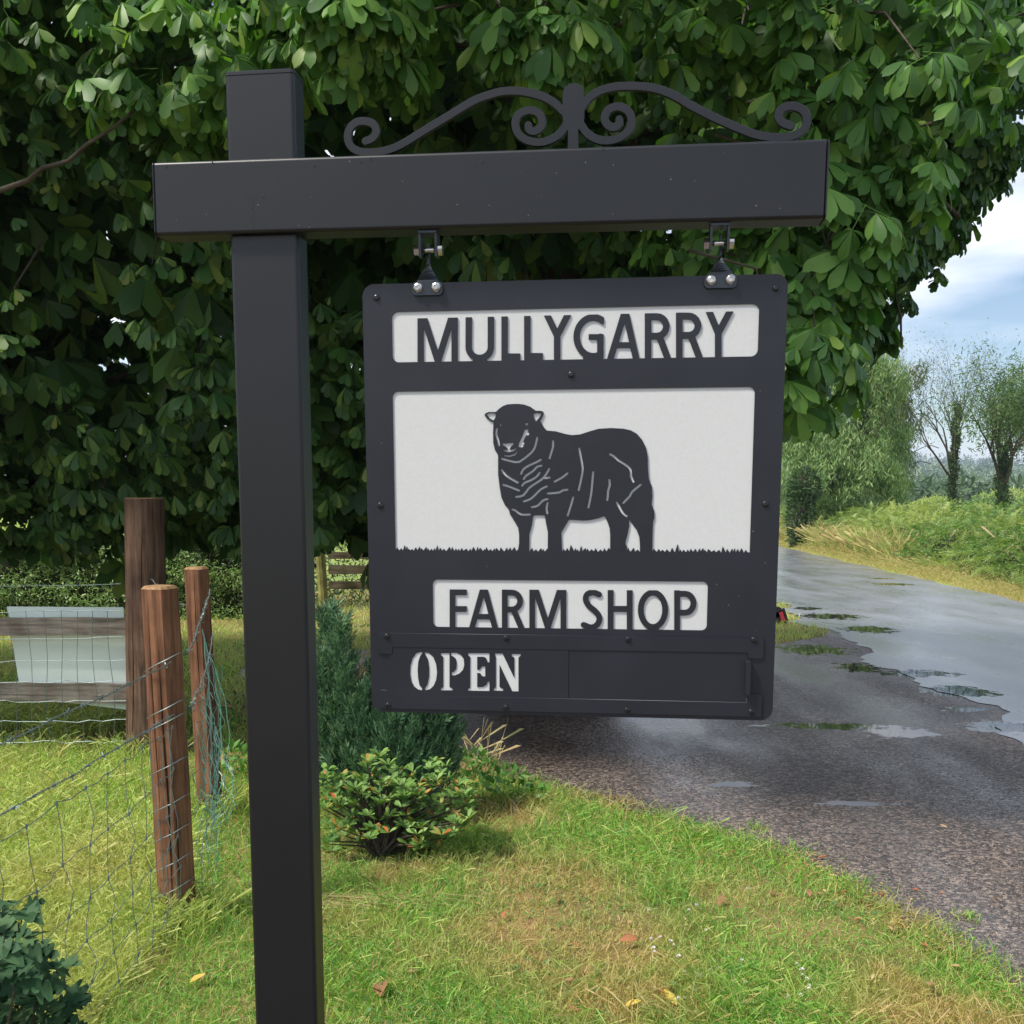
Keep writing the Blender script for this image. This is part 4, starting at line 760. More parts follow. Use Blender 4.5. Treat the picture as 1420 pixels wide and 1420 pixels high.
# ================================================================== GENERIC PLANTS
def blob_leaves(name, label, cat, org, blobs, n, shape, size, m, dirs='out', parent=None, up=.3, group=None, density=None, hang=False, zmin=.02, root=None, smooth=False):
    org = np.array(org, float); root = root or thing(name, label, cat, tuple(org), group); vols = np.array([b[1][0] * b[1][1] * b[1][2] for b in blobs]) ** .67; k = (vols / vols.sum() * n).astype(int); P = []; O = []
    for (c, r), kk in zip(blobs, k):
        d = rnd_dirs(kk); q = 1 - np.abs(rng.normal(0, .16, kk)); P.append(np.array(c) + d * np.array(r) * q[:, None]); O.append(d)
    P = np.concatenate(P); O = np.concatenate(O); mk_ = P[:, 2] > zmin; P = P[mk_]; O = O[mk_]
    if hang: P = P + np.column_stack([.22 * np.sin(P[:, 2] * 3.1 + P[:, 0]), np.zeros(len(P)), -.5 * np.abs(np.sin(P[:, 0] * 2.9 + P[:, 1])) + .25]) * 1.3 + rng.normal(0, .1, P.shape); O = O[P[:, 2] > .3]; P = P[P[:, 2] > .3]
    if hang: g_ = np.sin(P[:, 0] * 4 + 2 * np.sin(P[:, 2] * .9)) + np.sin(P[:, 0] * 9 + P[:, 1] * 3) * .7 + np.sin(P[:, 2] * 2.3 + P[:, 0]) * .8 + rng.normal(0, .7, len(P)) > -.9; P = P[g_]; O = O[g_]
    if hang: X = np.column_stack([rng.normal(0, .7, len(P)), rng.normal(0, .7, len(P)), -np.ones(len(P))])
    else: X = O + rng.normal(0, .6, P.shape) + np.array([0, 0, up])
    fr_ = frames(X, O + rng.normal(0, .5, P.shape) + np.array([0, 0, .6])); me = scatter('foliage', shape, P - org, fr_, rng.uniform(.65, 1.25, len(P)) * size, smooth=smooth)
    tag(link('foliage', me, m, root), kind='stuff'); return root
oval = [obov(2, 1, .5, .15, .1, [(0, .1), (.5, 1), (1, .1)])]; quad = [strip(2, .55, .15, [(0, .15), (.5, 1), (1, .1)]), strip(2, .4, .3, [(0, .15), (.5, 1), (1, .1)])]
m_shr = leafmat('shrubbery_leaf', [(.03, .07, .025, 0), (.07, .13, .04, .7), (.14, .18, .06, 1)], .5, .2)
c = AT(505, 800, 15.5); blob_leaves('shrubbery', 'dark olive shrubbery behind the low brown rails between signpost and sign', 'shrub', (c[0], c[1], 0), [((c[0], c[1], .5), (1.1, .6, .75)), ((c[0] + 1.4, c[1], .5), (1.0, .6, .7)), ((c[0] + 2.6, c[1] + .2, .45), (1.0, .6, .6))], 14000, quad, .08, m_shr)
# --- clipped hedge
m_hedge = leafmat('hedge_leaf', [(.12, .24, .07, 0), (.26, .41, .13, .6), (.42, .55, .19, .95), (.34, .26, .12, 1)], .4, .25)
hx0, hx1, hy0, hy1, hh = -12.5, -2.85, 13.4, 14.6, 1.09
hedge = thing('clipped_hedge', 'long clipped green hedge with a flat top behind the wooden posts', 'hedge', ((hx0 + hx1) / 2, 14.0, 0)); HO = np.array([(hx0 + hx1) / 2, 14.0, 0])
n = 52000; u = rng.random((n, 3)); P = np.column_stack([hx0 + u[:, 0] * (hx1 - hx0), hy0 + u[:, 1] * (hy1 - hy0), u[:, 2] * hh]); face = rng.random(n)
P[:, 1] = np.where(face < .72, hy0 + np.abs(rng.normal(0, .05, n)), P[:, 1]); P[:, 2] = np.where(face >= .72, hh - np.abs(rng.normal(0, .05, n)), P[:, 2]); bump = .05 * np.sin(P[:, 0] * 3.1) + .04 * np.sin(P[:, 0] * 7.3 + P[:, 2] * 5) + .03 * np.sin(P[:, 2] * 11 + P[:, 0] * 2); P[:, 1] += bump * (face < .72); P[:, 2] += .3 * bump
hole = (np.sin(P[:, 0] * 9 + 3 * np.sin(P[:, 2] * 7)) + np.sin(P[:, 2] * 13 + P[:, 0] * 4)) > 1.35; P = P[~(hole & (face < .72) & (rng.random(n) < .75))]
X = rnd_dirs(len(P)) + np.array([0, -.3, .1]); me = scatter('foliage', quad, P - HO, frames(X, rng.normal(0, .6, P.shape) + np.array([0, -.8, .8])), rng.uniform(.035, .065, len(P))); tag(link('foliage', me, m_hedge, hedge), kind='stuff')
hc = MB().box(hx0 + .1 - HO[0], hx1 - .1 - HO[0], hy0 + .14 - HO[1], hy1 - .1 - HO[1], 0, hh - .1); hc.build('inner_stems', mat('hedge_interior', (.03, .035, .02), .95, .1), hedge)
# --- blue-green conifer
m_con = leafmat('conifer_scale_leaf', [(.03, .09, .045, 0), (.09, .19, .09, .6), (.22, .34, .16, 1)], .6, .15)
cb = G(535, 1135); cy = cb[1]; con = thing('dwarf_conifer', 'feathery blue-green dwarf conifer behind the lower left corner of the sign', 'conifer', tuple(cb))
def plume(px, ptop, pbot, wpx, Y, n):
    a = AT(px, ptop, Y); b = AT(px, pbot, Y); wd = wpx / FPX * Y / 2; t = rng.random(n) ** .75; z = a[2] + (b[2] - a[2]) * t; r = wd * (np.sin(np.clip(t, .0, 1) * math.pi * .62) ** .8 + .04); an = rng.uniform(0, 2 * math.pi, n); q = np.sqrt(rng.uniform(.15, 1, n))
    return np.column_stack([a[0] + r * q * np.cos(an), Y + r * q * np.sin(an), z]), np.column_stack([np.cos(an), np.sin(an), np.zeros(n)])
pl = [(456, 838, 1090, 50, cy + .1, 900), (474, 868, 1090, 62, cy - .02, 1200), (445, 905, 1100, 60, cy, 900), (500, 955, 1110, 90, cy - .08, 1500), (535, 900, 1110, 90, cy + .05, 1400), (570, 935, 1105, 100, cy - .02, 1500), (600, 955, 1085, 62, cy, 1100), (618, 965, 1060, 40, cy + .1, 500), (548, 980, 1120, 120, cy - .15, 1500)]
PP = [plume(*a) for a in pl]; P = np.concatenate([p[0] for p in PP]); O = np.concatenate([p[1] for p in PP]); k = P[:, 2] > .02; P = P[k]; O = O[k]
def spray(seed):
    r_ = random.Random(seed); V = []; F = []
    for j in range(7):
        t = j / 6; s = (-1) ** j; c = np.array([t * .75, 0, 0]); a = s * math.radians(35) if j < 6 else 0; l = .42 * (1 - .45 * t); d = np.array([math.cos(a), math.sin(a), r_.uniform(-.2, .2)]) * l; nrm = np.array([-math.sin(a), math.cos(a), 0]) * .045; b_ = len(V); V += [c - nrm, c + d * .6 - nrm * .9, c + d, c + nrm]; F.append((b_, b_ + 1, b_ + 2, b_ + 3))
    b_ = len(V); V += [(0, -.03, 0), (.8, -.02, 0), (.8, .02, 0), (0, .03, 0)]; F.append((b_, b_ + 1, b_ + 2, b_ + 3)); return np.array(V, float), np.array(F)
sprays = [spray(s) for s in range(3)]
X = O * .55 + np.array([0, 0, 1.0]) + rng.normal(0, .22, P.shape); me = scatter('foliage', sprays, P - cb, frames(X, O + rng.normal(0, .4, P.shape)), rng.uniform(.035, .10, len(P)) * (1 + .45 * np.sin(P[:, 0] * 60) * np.sin(P[:, 2] * 25))); tag(link('foliage', me, m_con, con), kind='stuff')
MB().tube([(0, 0, -.05), (0, 0, .3), (-.05, 0, .6)], [.03, .025, .01], 7).build('stem', m_bark, con)
# --- azalea shrub in front of it
m_aza = leafmat('azalea_leaf', [(.08, .17, .035, 0), (.14, .26, .06, .55), (.26, .40, .10, .9), (.5, .26, .06, .97), (.42, .10, .03, 1)], .5, .25, spec=.35)
ab = G(527, 1190); az = thing('azalea_shrub', 'low azalea shrub with glossy rosettes of leaves tinged orange, right of the signpost foot', 'shrub', tuple(ab))
Ya = ab[1]; ros = []
while len(ros) < 260:
    t = rng.random(2); px = 446 + 212 * t[0]; topy = 1056 + 50 * max(0, (px - 600) / 90) ** 1.5 + (18 if px < 480 else 0) + 10 * math.sin(px * .08); boty = 1172 - 14 * math.sin(px * .05) - 30 * max(0, (px - 620) / 70); py = topy + (boty - topy) * t[1] ** .9
    ros.append(AT(px, py, Ya - .18 + .3 * rng.random() + .12 * (1 - t[1])))
ros = np.array(ros); kk = rng.integers(6, 10, len(ros)); I = np.repeat(np.arange(len(ros)), kk); a = rng.uniform(0, 6.28, len(I)); tiltv = np.column_stack([rng.normal(0, .25, len(ros)), rng.normal(-.35, .25, len(ros)), np.ones(len(ros))])[I]
X = np.column_stack([np.cos(a), np.sin(a), rng.uniform(.15, .9, len(I))]); fr_ = frames(X + tiltv * .2, tiltv); Pz = ros[I] + fr_[:, 0] * .004; Sz = rng.uniform(.030, .052, len(I)); sel = np.argsort(Pz[:, 1])[:290]
azs = [obov(4, 1, .42, .12, .25, [(0, .12), (.3, .55), (.62, 1), (.85, .8), (1, .08)])]; azm = mesh_np('leaf', *azs[0], True); azm.materials.append(m_aza)
for i in sel:
    o = bpy.data.objects.new('leaf', azm); C.objects.link(o); o.parent = az; R_ = fr_[i].T * Sz[i]; o.matrix_local = Matrix(((*R_[0], Pz[i][0] - ab[0]), (*R_[1], Pz[i][1] - ab[1]), (*R_[2], Pz[i][2]), (0, 0, 0, 1)))
rs_ = np.ones(len(I), bool); rs_[sel] = False; fol('foliage', azs, Pz[rs_], fr_[rs_], Sz[rs_], m_aza, az, ab)
br = MB()
for i in range(0, len(ros), 3): p = ros[i] - ab; br.tube([np.array([rng.normal(0, .02), .05 + rng.normal(0, .02), 0]), p * np.array([.4, .4, .6]) + np.array([0, .04, 0]), p], [.008, .005, .002], 5, False)
tag(br.build('branches', m_bark, az), kind='stuff')
# --- lobed-leaf bush, bottom left
m_haw = leafmat('hawthorn_leaf', [(.025, .07, .03, 0), (.045, .105, .045, .6), (.08, .15, .06, 1)], .62, .15, spec=.2)
def lobed(seed):
    pts = [(0, .03), (.18, .1), (.30, .36), (.40, .40), (.42, .16), (.58, .34), (.70, .30), (.68, .12), (.84, .17), (1.0, .0)]; V = []; F = []
    for x, y in pts: V += [(x, -y, -.15 * x * x + .25 * y), (x, 0, -.15 * x * x), (x, y, -.15 * x * x + .25 * y)]
    for i in range(len(pts) - 1): a_ = 3 * i; F += [(a_, a_ + 3, a_ + 4, a_ + 1), (a_ + 1, a_ + 4, a_ + 5, a_ + 2)]
    return np.array(V), np.array(F)
Yh = 2.35; hb_ = np.array([-1.3, 2.4, 0]); haw = thing('hawthorn_bush', 'dark green bush with lobed leaves in the bottom left foreground', 'bush', tuple(hb_)); tips = []
while len(tips) < 210:
    px, py = rng.uniform(-190, 110), rng.uniform(1255, 1620)
    lim = 1246 + 110 * max(0, (px + 10) / 100) ** 2 + 14 * math.sin(px * .13)
    if py > lim and px < 108 + 10 * math.sin(py * .1): tips.append(AT(px, py, Yh + rng.normal(0, .14)))
tips = np.array(tips); kk = rng.integers(3, 5, len(tips)); I = np.repeat(np.arange(len(tips)), kk); a = rng.uniform(0, 6.28, len(I)); X = np.column_stack([np.cos(a) + .3, np.sin(a) - .3, rng.uniform(-.3, .5, len(I))]); fr_ = frames(X, rng.normal(0, .35, (len(I), 3)) + np.array([0, -.6, 1])); Sh_ = rng.uniform(.05, .085, len(I)); Ph_ = tips[I] + rng.normal(0, .012, (len(I), 3))
hv = lobed(0); hm = mesh_np('leaf', *hv, True); hm.materials.append(m_haw); pxh, pyh, dh = px_of(Ph_); order = np.argsort(np.where((pxh > -20) & (pyh < 1440), dh, 99))[:260]
for i in order:
    o = bpy.data.objects.new('leaf', hm); C.objects.link(o); o.parent = haw; R_ = fr_[i].T * Sh_[i]; o.matrix_local = Matrix(((*R_[0], Ph_[i][0] - hb_[0]), (*R_[1], Ph_[i][1] - hb_[1]), (*R_[2], Ph_[i][2]), (0, 0, 0, 1)))
rs_ = np.ones(len(I), bool); rs_[order] = False
if rs_.any(): fol('foliage', [hv], Ph_[rs_], fr_[rs_], Sh_[rs_], m_haw, haw, hb_)
br = MB()
for i in range(0, len(tips), 3): p = tips[i] - hb_; br.tube([np.array([rng.normal(0, .04), rng.normal(0, .04), 0]), p * .6 + rng.normal(0, .02, 3), p], [.007, .004, .002], 5, False)
tag(br.build('branches', m_bark, haw), kind='stuff')

# ================================================================== GRASS
m_grass = leafmat('grass_blade', [(.11, .28, .05, 0), (.22, .43, .08, .45), (.42, .56, .13, .8), (.58, .50, .20, .9), (.50, .32, .15, 1)], .5, .35, (1.1, [(.50, .34, .14, 0), (.38, .38, .11, .4), (.62, .46, .24, .8), (.34, .40, .09, 1)], .54, .64, [(*G(790, 1310)[:2], .55), (*G(760, 1230)[:2], .4), (*G(700, 1130)[:2], .3), (*G(560, 1215)[:2], .2), (*G(860, 1390)[:2], .35)]), spec=.35)
m_grass2 = leafmat('paddock_grass', [(.18, .34, .07, 0), (.38, .55, .12, .5), (.60, .66, .20, .85), (.66, .58, .26, 1)], .5, .35, (.9, [(.42, .50, .13, 0), (.60, .54, .22, .6), (.34, .44, .1, 1)], .45, .65), spec=.35)
m_straw = leafmat('dry_stalk', [(.42, .32, .15, 0), (.58, .47, .26, .7), (.36, .36, .14, 1)], .6, .2)
def blade(curl): 
    V = [(0, -.5, 0), (0, .5, 0), (.5, -.36, curl * .25), (.5, .36, curl * .25), (.97, -.06, curl * .9), (1, .06, curl)]; return np.array(V, float), np.array([(0, 2, 3, 1), (2, 4, 5, 3)])
def grass(name, pts, hgt, wid, m, lean=.45, kind='stuff', dirz=1.0):
    n = len(pts); V0, F0 = blade(1.0); a = rng.uniform(0, 6.28, n); ln = np.abs(rng.normal(0, lean, n)); up = np.column_stack([np.cos(a) * ln, np.sin(a) * ln, np.ones(n) * dirz]); up /= np.linalg.norm(up, axis=1, keepdims=True)
    b = rng.uniform(0, 6.28, n); side = np.column_stack([np.cos(b), np.sin(b), np.zeros(n)]); bend = np.column_stack([np.cos(a), np.sin(a), -.5 * np.ones(n)]) * (rng.uniform(.05, .6, n) * hgt)[:, None]
    W = (pts[:, None, :] + up[:, None, :] * (V0[None, :, 0, None] * hgt[:, None, None]) + side[:, None, :] * (V0[None, :, 1, None] * wid[:, None, None]) + bend[:, None, :] * V0[None, :, 2, None] ** 1.5)
    me = mesh_np(name, W.reshape(-1, 3), (F0[None] + (np.arange(n) * 6)[:, None, None]).reshape(-1, 4)); return tag(link(name, me, m), kind=kind)
DP = [tuple(p) for p in drive_poly]; RP = [tuple(p) for p in road_poly]
def ground_px(n, x0, x1, y0, y1):
    px = rng.uniform(x0, x1, n); py = y0 + (y1 - y0) * rng.random(n); rx = (px - PCX) / FPX; up_ = (PCY - py) / FPX; dz = FW[2] + UP[2] * up_; t = -EYE / dz; return np.column_stack([rx * t, (FW[1] + UP[1] * up_) * t, np.zeros(n)])
def clear(P, m=0): return P[~in_poly(P, DP) & ~in_poly(P, RP)]
# lawn in view (image-even density), plus coarser margins
P = clear(ground_px(210000, -60, 1480, 975, 1500)); wx = P[:, 0]; left = (P[:, 0] < np.interp(P[:, 1], [0, pb[1], tb_[1], sb[1]], [-1.28, pb[0], tb_[0], sb[0]])) & (P[:, 1] < sb[1] + .3)
pad = P[left]; lawn = P[~left]
pn = np.sin(lawn[:, 0] * 3.1 + 1.3 * np.sin(lawn[:, 1] * 2.2)) + np.sin(lawn[:, 1] * 4.3 + lawn[:, 0] * 1.7)
dd = np.linalg.norm(lawn[:, :2] - G(800, 1300)[:2], axis=1); short = np.clip(dd / .7, .35, 1)
hg = rng.gamma(2.6, .0145, len(lawn)).clip(.012, .11) * (1 + .6 * pn / 2) * short; tag(grass('lawn_grass', lawn, hg, rng.uniform(.0018, .0052, len(lawn)) * (lawn[:, 1] / 3.4) ** .6, m_grass, .9))
grass('paddock_grass', pad, rng.gamma(4, .018, len(pad)).clip(.02, .17) * (1 + .3 * np.sin(pad[:, 0] * 5) * np.sin(pad[:, 1] * 4)), rng.uniform(.002, .006, len(pad)) * (pad[:, 1] / 3.4) ** .5, m_grass2, .7)
n = 26000; P = clear(np.column_stack([rng.uniform(-6, 4, n), rng.uniform(-1.5, 3.4, n), np.zeros(n)])); grass('lawn_grass', P, rng.uniform(.02, .06, len(P)), rng.uniform(.003, .006, len(P)), m_grass, .8)
# coarse tufts: lusher, taller grass near posts, shrub and edges
def tufts(cs, nper, rad, h0, h1, m, name, lean=.5, wd=(.0025, .0045)):
    P = np.concatenate([np.array([c[0], c[1], 0]) + np.column_stack([rng.normal(0, rad, nper), rng.normal(0, rad, nper), np.zeros(nper)]) for c in cs]); P = clear(P) if name != 'weed_tuft' else P; grass(name, P, rng.uniform(h0, h1, len(P)), rng.uniform(*wd, len(P)), m, lean)
tufts([G(px, py) for px, py in ((470, 1380), (455, 1330), (600, 1215), (560, 1250), (480, 1225), (650, 1165), (690, 1100), (930, 1240), (960, 1300), (1010, 1360), (880, 1180), (740, 1110), (820, 1130), (1000, 1400), (620, 1180), (980, 1160))], 420, .09, .04, .10, m_grass, 'tall_grass', .5)
tufts([pb + np.array([.05, -.05, 0]), pb + np.array([-.08, -.04, 0]), tb_, sb + np.array([0, -.12, 0]), *[G(px, 1010 + 10 * math.sin(px)) for px in range(0, 190, 24)], *[G(px, 985) for px in range(-60, 200, 22)]], 420, .1, .06, .2, m_grass2, 'tall_grass', .35)
tufts([G(1340, 1273), G(1052, 1150), G(1095, 1185)], 90, .03, .02, .05, m_grass, 'weed_tuft', .7)
# far lawn strips
P = ground_px(60000, -60, 1160, 815, 1000); P = clear(P); grass('far_grass', P, rng.uniform(.04, .12, len(P)), rng.uniform(.006, .012, len(P)), m_grass2, .6)
# dry stalks
def stalks(name, boxes, m):
    P = []; H_ = []
    for (x0, x1, y, h0, h1, n) in boxes:
        for k in range(n): P.append(G(rng.uniform(x0, x1), y + rng.uniform(-8, 8))); H_.append(rng.uniform(h0, h1))
    P = np.array(P); H_ = np.array(H_); grass(name, P, H_, np.full(len(P), .0065), m, .35)
stalks('dry_stalks', [(484, 512, 985, .35, .62, 200), (625, 690, 1075, .12, .4, 60), (300, 345, 1000, .15, .4, 60), (455, 540, 1060, .2, .5, 40)], m_straw)
n = 190; c = G(490, 1250); P = np.array([c + np.array([rng.normal(-.02, .12), rng.normal(0, .035), .015 + .01 * rng.random()]) for _ in range(n)]); V0, F0 = blade(.1); X = np.column_stack([np.ones(n), rng.normal(-.28, .16, n), rng.normal(.0, .05, n)]); V1 = V0 * np.array([1, .02, .1]); tag(link('cut_hay', scatter('cut_hay', [(V1, F0)], P, frames(X, np.array([[0, 0, 1.]] * n)), rng.uniform(.1, .26, n)), m_straw), kind='stuff')
# clover & weeds between blades
m_clover = leafmat('clover_leaf', [(.06, .17, .04, 0), (.11, .25, .06, 1)], .5, .3)
P = clear(ground_px(5200, 430, 1440, 1010, 1480)); cl = [(lambda V, F: (V, F))(*palmate(3, strip(2, .8, 0), 3, 120, 0, .1))]; P[:, 2] = rng.uniform(.012, .03, len(P)); cw = (np.sin(P[:, 0] * 4 + 1) + np.sin(P[:, 1] * 5 + P[:, 0])) > .2; P = P[cw]
tag(link('clover', scatter('clover', cl, P, frames(rnd_dirs(len(P)) * np.array([1, 1, .2]), rng.normal(0, .3, P.shape) + np.array([0, 0, 1])), rng.uniform(.008, .018, len(P))), m_clover), kind='stuff')
# broad weeds round the shrub and along the drive edge
weeds = [('weed_plant', 'leafy green weed beside the dry stalks right of the azalea', 655, 1085), ('weed_plant', 'broad leafy weed between the wired posts and the signpost', 322, 1075), ('weed_plant', 'green weed at the left foot of the black signpost, higher up', 335, 1000), ('weed_plant', 'low leafy plant right behind the azalea at the gravel edge', 705, 1110)]
m_weed = leafmat('weed_leaf', [(.07, .18, .04, 0), (.14, .3, .06, .8), (.24, .36, .1, 1)], .4, .3)
for nm, lb, px, py in weeds:
    g0 = G(px, py); blob_leaves(nm, lb, 'weed', g0, [((g0[0], g0[1], .08), (.11, .1, .1)), ((g0[0] + .08, g0[1], .05), (.12, .08, .06))], 150, oval, .055, m_weed, up=.5)
# fallen leaves, white clover flowers: countable, each its own object
m_dead = leafmat('fallen_leaf', [(.20, .09, .045, 0), (.36, .18, .09, .4), (.48, .30, .16, .75), (.62, .46, .10, 1)], .6, .2); m_dead2 = leafmat('yellow_fallen_leaf', [(.6, .45, .08, 0), (.7, .5, .12, 1)], .6, .2)
dl = [mesh_np('fallen_leaf', *obov(4, 1, .62, .18 * s, .5, [(0, .08), (.3, .8), (.6, 1), (1, .1)]), True) for s in (-1, .5, 1)]
m_dt = [leafmat('tan_leaf', [(.42, .28, .14, 0), (.55, .38, .2, 1)], .6, .2), leafmat('brown_leaf', [(.22, .12, .06, 0), (.34, .18, .09, 1)], .6, .2), leafmat('red_leaf', [(.34, .12, .05, 0), (.42, .18, .08, 1)], .6, .2)]
for m_, q_ in zip(dl, m_dt): m_.materials.append(q_)
def dead(px, py, s, lb, grp, z=.034, me=None):
    s = s * 1.2
    g0 = G(px, py); o = bpy.data.objects.new('fallen_leaf', me or dl[int(rng.integers(3))]); C.objects.link(o); o.location = (g0[0], g0[1], z); o.rotation_euler = (rng.normal(0, .3), rng.normal(0, .3), rng.uniform(0, 6.28)); o.scale = (s, s * rng.uniform(.7, 1), s); tag(o, lb, 'leaf', grp)
big = [(532, 1375, .085, 'largest curled brown fallen leaf near the foot of the signpost'), (536, 1392, .05, 'pale brown fallen leaf just below the largest curled one'), (565, 1362, .05, 'small tan fallen leaf right of the largest curled one'), (918, 1397, .07, 'large tan fallen leaf at the bottom of the lawn'), (884, 1315, .055, 'dark brown fallen leaf left of the white clover flowers'), (771, 1249, .055, 'orange oval fallen leaf on the dry lawn patch'), (1004, 1254, .045, 'pale fallen leaf in the grass below the gravel edge'), (1293, 1380, .06, 'greyish fallen leaf near the lower right corner of the lawn')]
for px, py, s, lb in big: dead(px, py, s, lb, None)
ym = dl[0].copy(); ym.materials.clear(); ym.materials.append(m_dead2)
for px, py, lb in ((264, 1375, 'yellow fallen leaf left of the black signpost'), (864, 1409, 'yellow fallen leaf near the bottom edge of the lawn'), (938, 1408, 'bright yellow fallen leaf beside the large tan leaf at the bottom')): dead(px, py, .05, lb, None, .03, ym)
k = 0
while k < 84:
    if k < 54:
        i = rng.integers(6, len(NE) - 3); t = rng.random(); p = NE[i] * (1 - t) + NE[i + 1] * t + rng.normal(0, .09, 2) + np.array([-.02, -.05]); z = .02
    else: q = G(rng.uniform(440, 1400), rng.uniform(1120, 1415)); p = q[:2]; z = .022
    ins = in_poly(np.array([[p[0], p[1]]]), DP)[0]; o = bpy.data.objects.new('fallen_leaf', dl[int(rng.integers(3))]); C.objects.link(o); s = rng.uniform(.02, .045); o.location = (p[0], p[1], .012 if ins else z); o.rotation_euler = (rng.normal(0, .25), rng.normal(0, .25), rng.uniform(0, 6.28)); o.scale = (s, s * .8, s)
    qx, qy, _ = px_of(np.array([[p[0], p[1], 0.]])); qx, qy = qx[0], qy[0]
    where = ('on the bare gravel' if ins else 'at the gravel edge' if k < 54 else 'in the lawn grass') + (' at the far left end' if qx < 600 else ' behind the azalea' if qx < 760 else ' below the sign' if qx < 960 else ' under the sign’s right half' if qx < 1110 else ' near the clover flowers' if qx < 1220 else ' in the lower right corner') ; tone = ('tan', 'brown', 'reddish brown')[k % 3]
    o.data = dl[k % 3]; tag(o, 'small %s fallen leaf %s' % (tone, where), 'leaf', 'small fallen leaves ' + where); k += 1
seg = rng.integers(5, len(NE) - 2, 2600); tt = rng.random(2600); P = np.array([NE[i] * (1 - t) + NE[i + 1] * t for i, t in zip(seg, tt)]) + rng.normal(0, .05, (2600, 2)); P = np.column_stack([P, np.full(2600, .012)])
tag(link('leaf_litter', scatter('leaf_litter', [(obov(2, 1, .6, .1, .3)[0], obov(2, 1, .6, .1, .3)[1])], P, frames(rnd_dirs(2600) * np.array([1, 1, .25]), rng.normal(0, .35, P.shape) + np.array([0, 0, 1])), rng.uniform(.006, .02, 2600)), m_dead), kind='stuff')
ed = P[rng.integers(0, 2600, 9000)] + np.column_stack([rng.normal(0, .035, 9000), rng.normal(0, .035, 9000), np.full(9000, -.012)]); keep = np.sin(ed[:, 0] * 9) + np.sin(ed[:, 1] * 13 + ed[:, 0] * 5) > -.1; ed = ed[keep]; grass('edge_grass', ed, rng.gamma(3, .012, len(ed)).clip(.012, .08), rng.uniform(.002, .005, len(ed)), m_grass, .8)
m_fl = mat('white_clover_flower', (.75, .73, .7), .7); fm = MB()
for k in range(26):
    d = rnd_dirs(1)[0]; d[2] = abs(d[2]); a = np.cross(d, (.3, .2, 1)); a /= np.linalg.norm(a); fm.add([d * .2 - a * .16, d * .2 + a * .16, d + a * .1, d - a * .1], [(0, 1, 2, 3)])
fm = fm.mesh('flower_head'); fm.materials.append(m_fl)
for px, py in [(915, 1300), (955, 1262), (992, 1333), (985, 1345), (995, 1342), (970, 1352), (950, 1348), (962, 1366), (1002, 1375), (1020, 1362), (1034, 1363), (1048, 1372), (1078, 1355), (1112, 1345), (1113, 1352), (1122, 1367), (1110, 1381), (1028, 1332), (945, 1285), (966, 1256), (930, 1305), (935, 1311), (1036, 1233), (951, 1275), (903, 1303), (900, 1262), (1012, 1347)] + [(int(rng.uniform(905, 1130)), int(rng.uniform(1290, 1390))) for _ in range(16)]:
    g0 = G(px, py, .035); o = bpy.data.objects.new('clover_flower', fm); C.objects.link(o); o.location = tuple(g0); s = rng.uniform(.006, .0095); o.scale = (s, s, s); o.rotation_euler = (0, 0, rng.uniform(0, 6)); tag(o, 'small white clover flower head in the grass at lower right', 'flower', 'white clover flowers in the lawn')
# gravel chips on the drive, nearest part as real stones
m_chip = leafmat('stone_chip', [(.07, .06, .056, 0), (.15, .13, .12, .8), (.30, .26, .23, 1)], .5, .0)
P = ground_px(60000, 560, 1480, 960, 1440); P = P[in_poly(P, DP) & ~in_poly(P, RP) & (P[:, 1] < 6.2) & (rng.random(len(P)) < np.clip(1.9 - .25 * P[:, 1], .2, 1))]; P[:, 2] = .007
for (cx, cy, a_, b_) in PUD: P = P[((P[:, 0] - cx) / (a_ * 1.05)) ** 2 + ((P[:, 1] - cy) / (b_ * 1.05)) ** 2 > 1]
tet = (np.array([(-1, -.7, -.3), (1, -.6, -.3), (.8, .8, -.3), (-.9, .7, -.3), (-.5, -.3, .3), (.6, -.3, .25), (.4, .5, .3), (-.4, .4, .25)], float), np.array([(0, 1, 5, 4), (1, 2, 6, 5), (2, 3, 7, 6), (3, 0, 4, 7), (4, 5, 6, 7)]))
tag(link('gravel', scatter('gravel', [tet], P, frames(rnd_dirs(len(P)) * np.array([1, 1, .3]), rng.normal(0, .2, P.shape) + np.array([0, 0, 1])), rng.uniform(.0018, .005, len(P)) * (P[:, 1] / 4) ** .4), m_chip), kind='stuff')

# ================================================================== FAR VERGE, BRACKEN BANK
m_brk = leafmat('bank_leaf', [(.05, .12, .03, 0), (.13, .26, .06, .5), (.26, .38, .10, .85), (.42, .40, .16, 1)], .5, .35, (.5, [(.28, .38, .09, 0), (.46, .50, .15, .6), (.2, .3, .08, 1)], .42, .62))
m_vg = leafmat('verge_grass', [(.42, .40, .14, 0), (.60, .48, .22, .4), (.28, .40, .09, .75), (.55, .34, .18, 1)], .6, .35)
def frond(seed):
    r_ = random.Random(seed); V = []; F = []
    for j in range(9):
        t = .12 + .88 * j / 9; z = -.55 * t * t; l = .34 * (1 - t) ** .7 + .04
        for s in (-1, 1):
            b_ = len(V); V += [(t, 0, z), (t + .03 + l * .25, s * l, z - .06), (t + .1, s * l * .5, z - .03), (t + .07, 0, z)]; F.append((b_, b_ + 1, b_ + 2, b_ + 3))
    return np.array(V, float), np.array(F)
fronds = [frond(s) for s in range(3)]
bank = thing('bracken_bank', 'green and yellow bank of bracken and brambles along the far side of the road', 'hedge bank', (RX(22) + 2, 22, 0)); BO = np.array([RX(22) + 2, 22, 0])
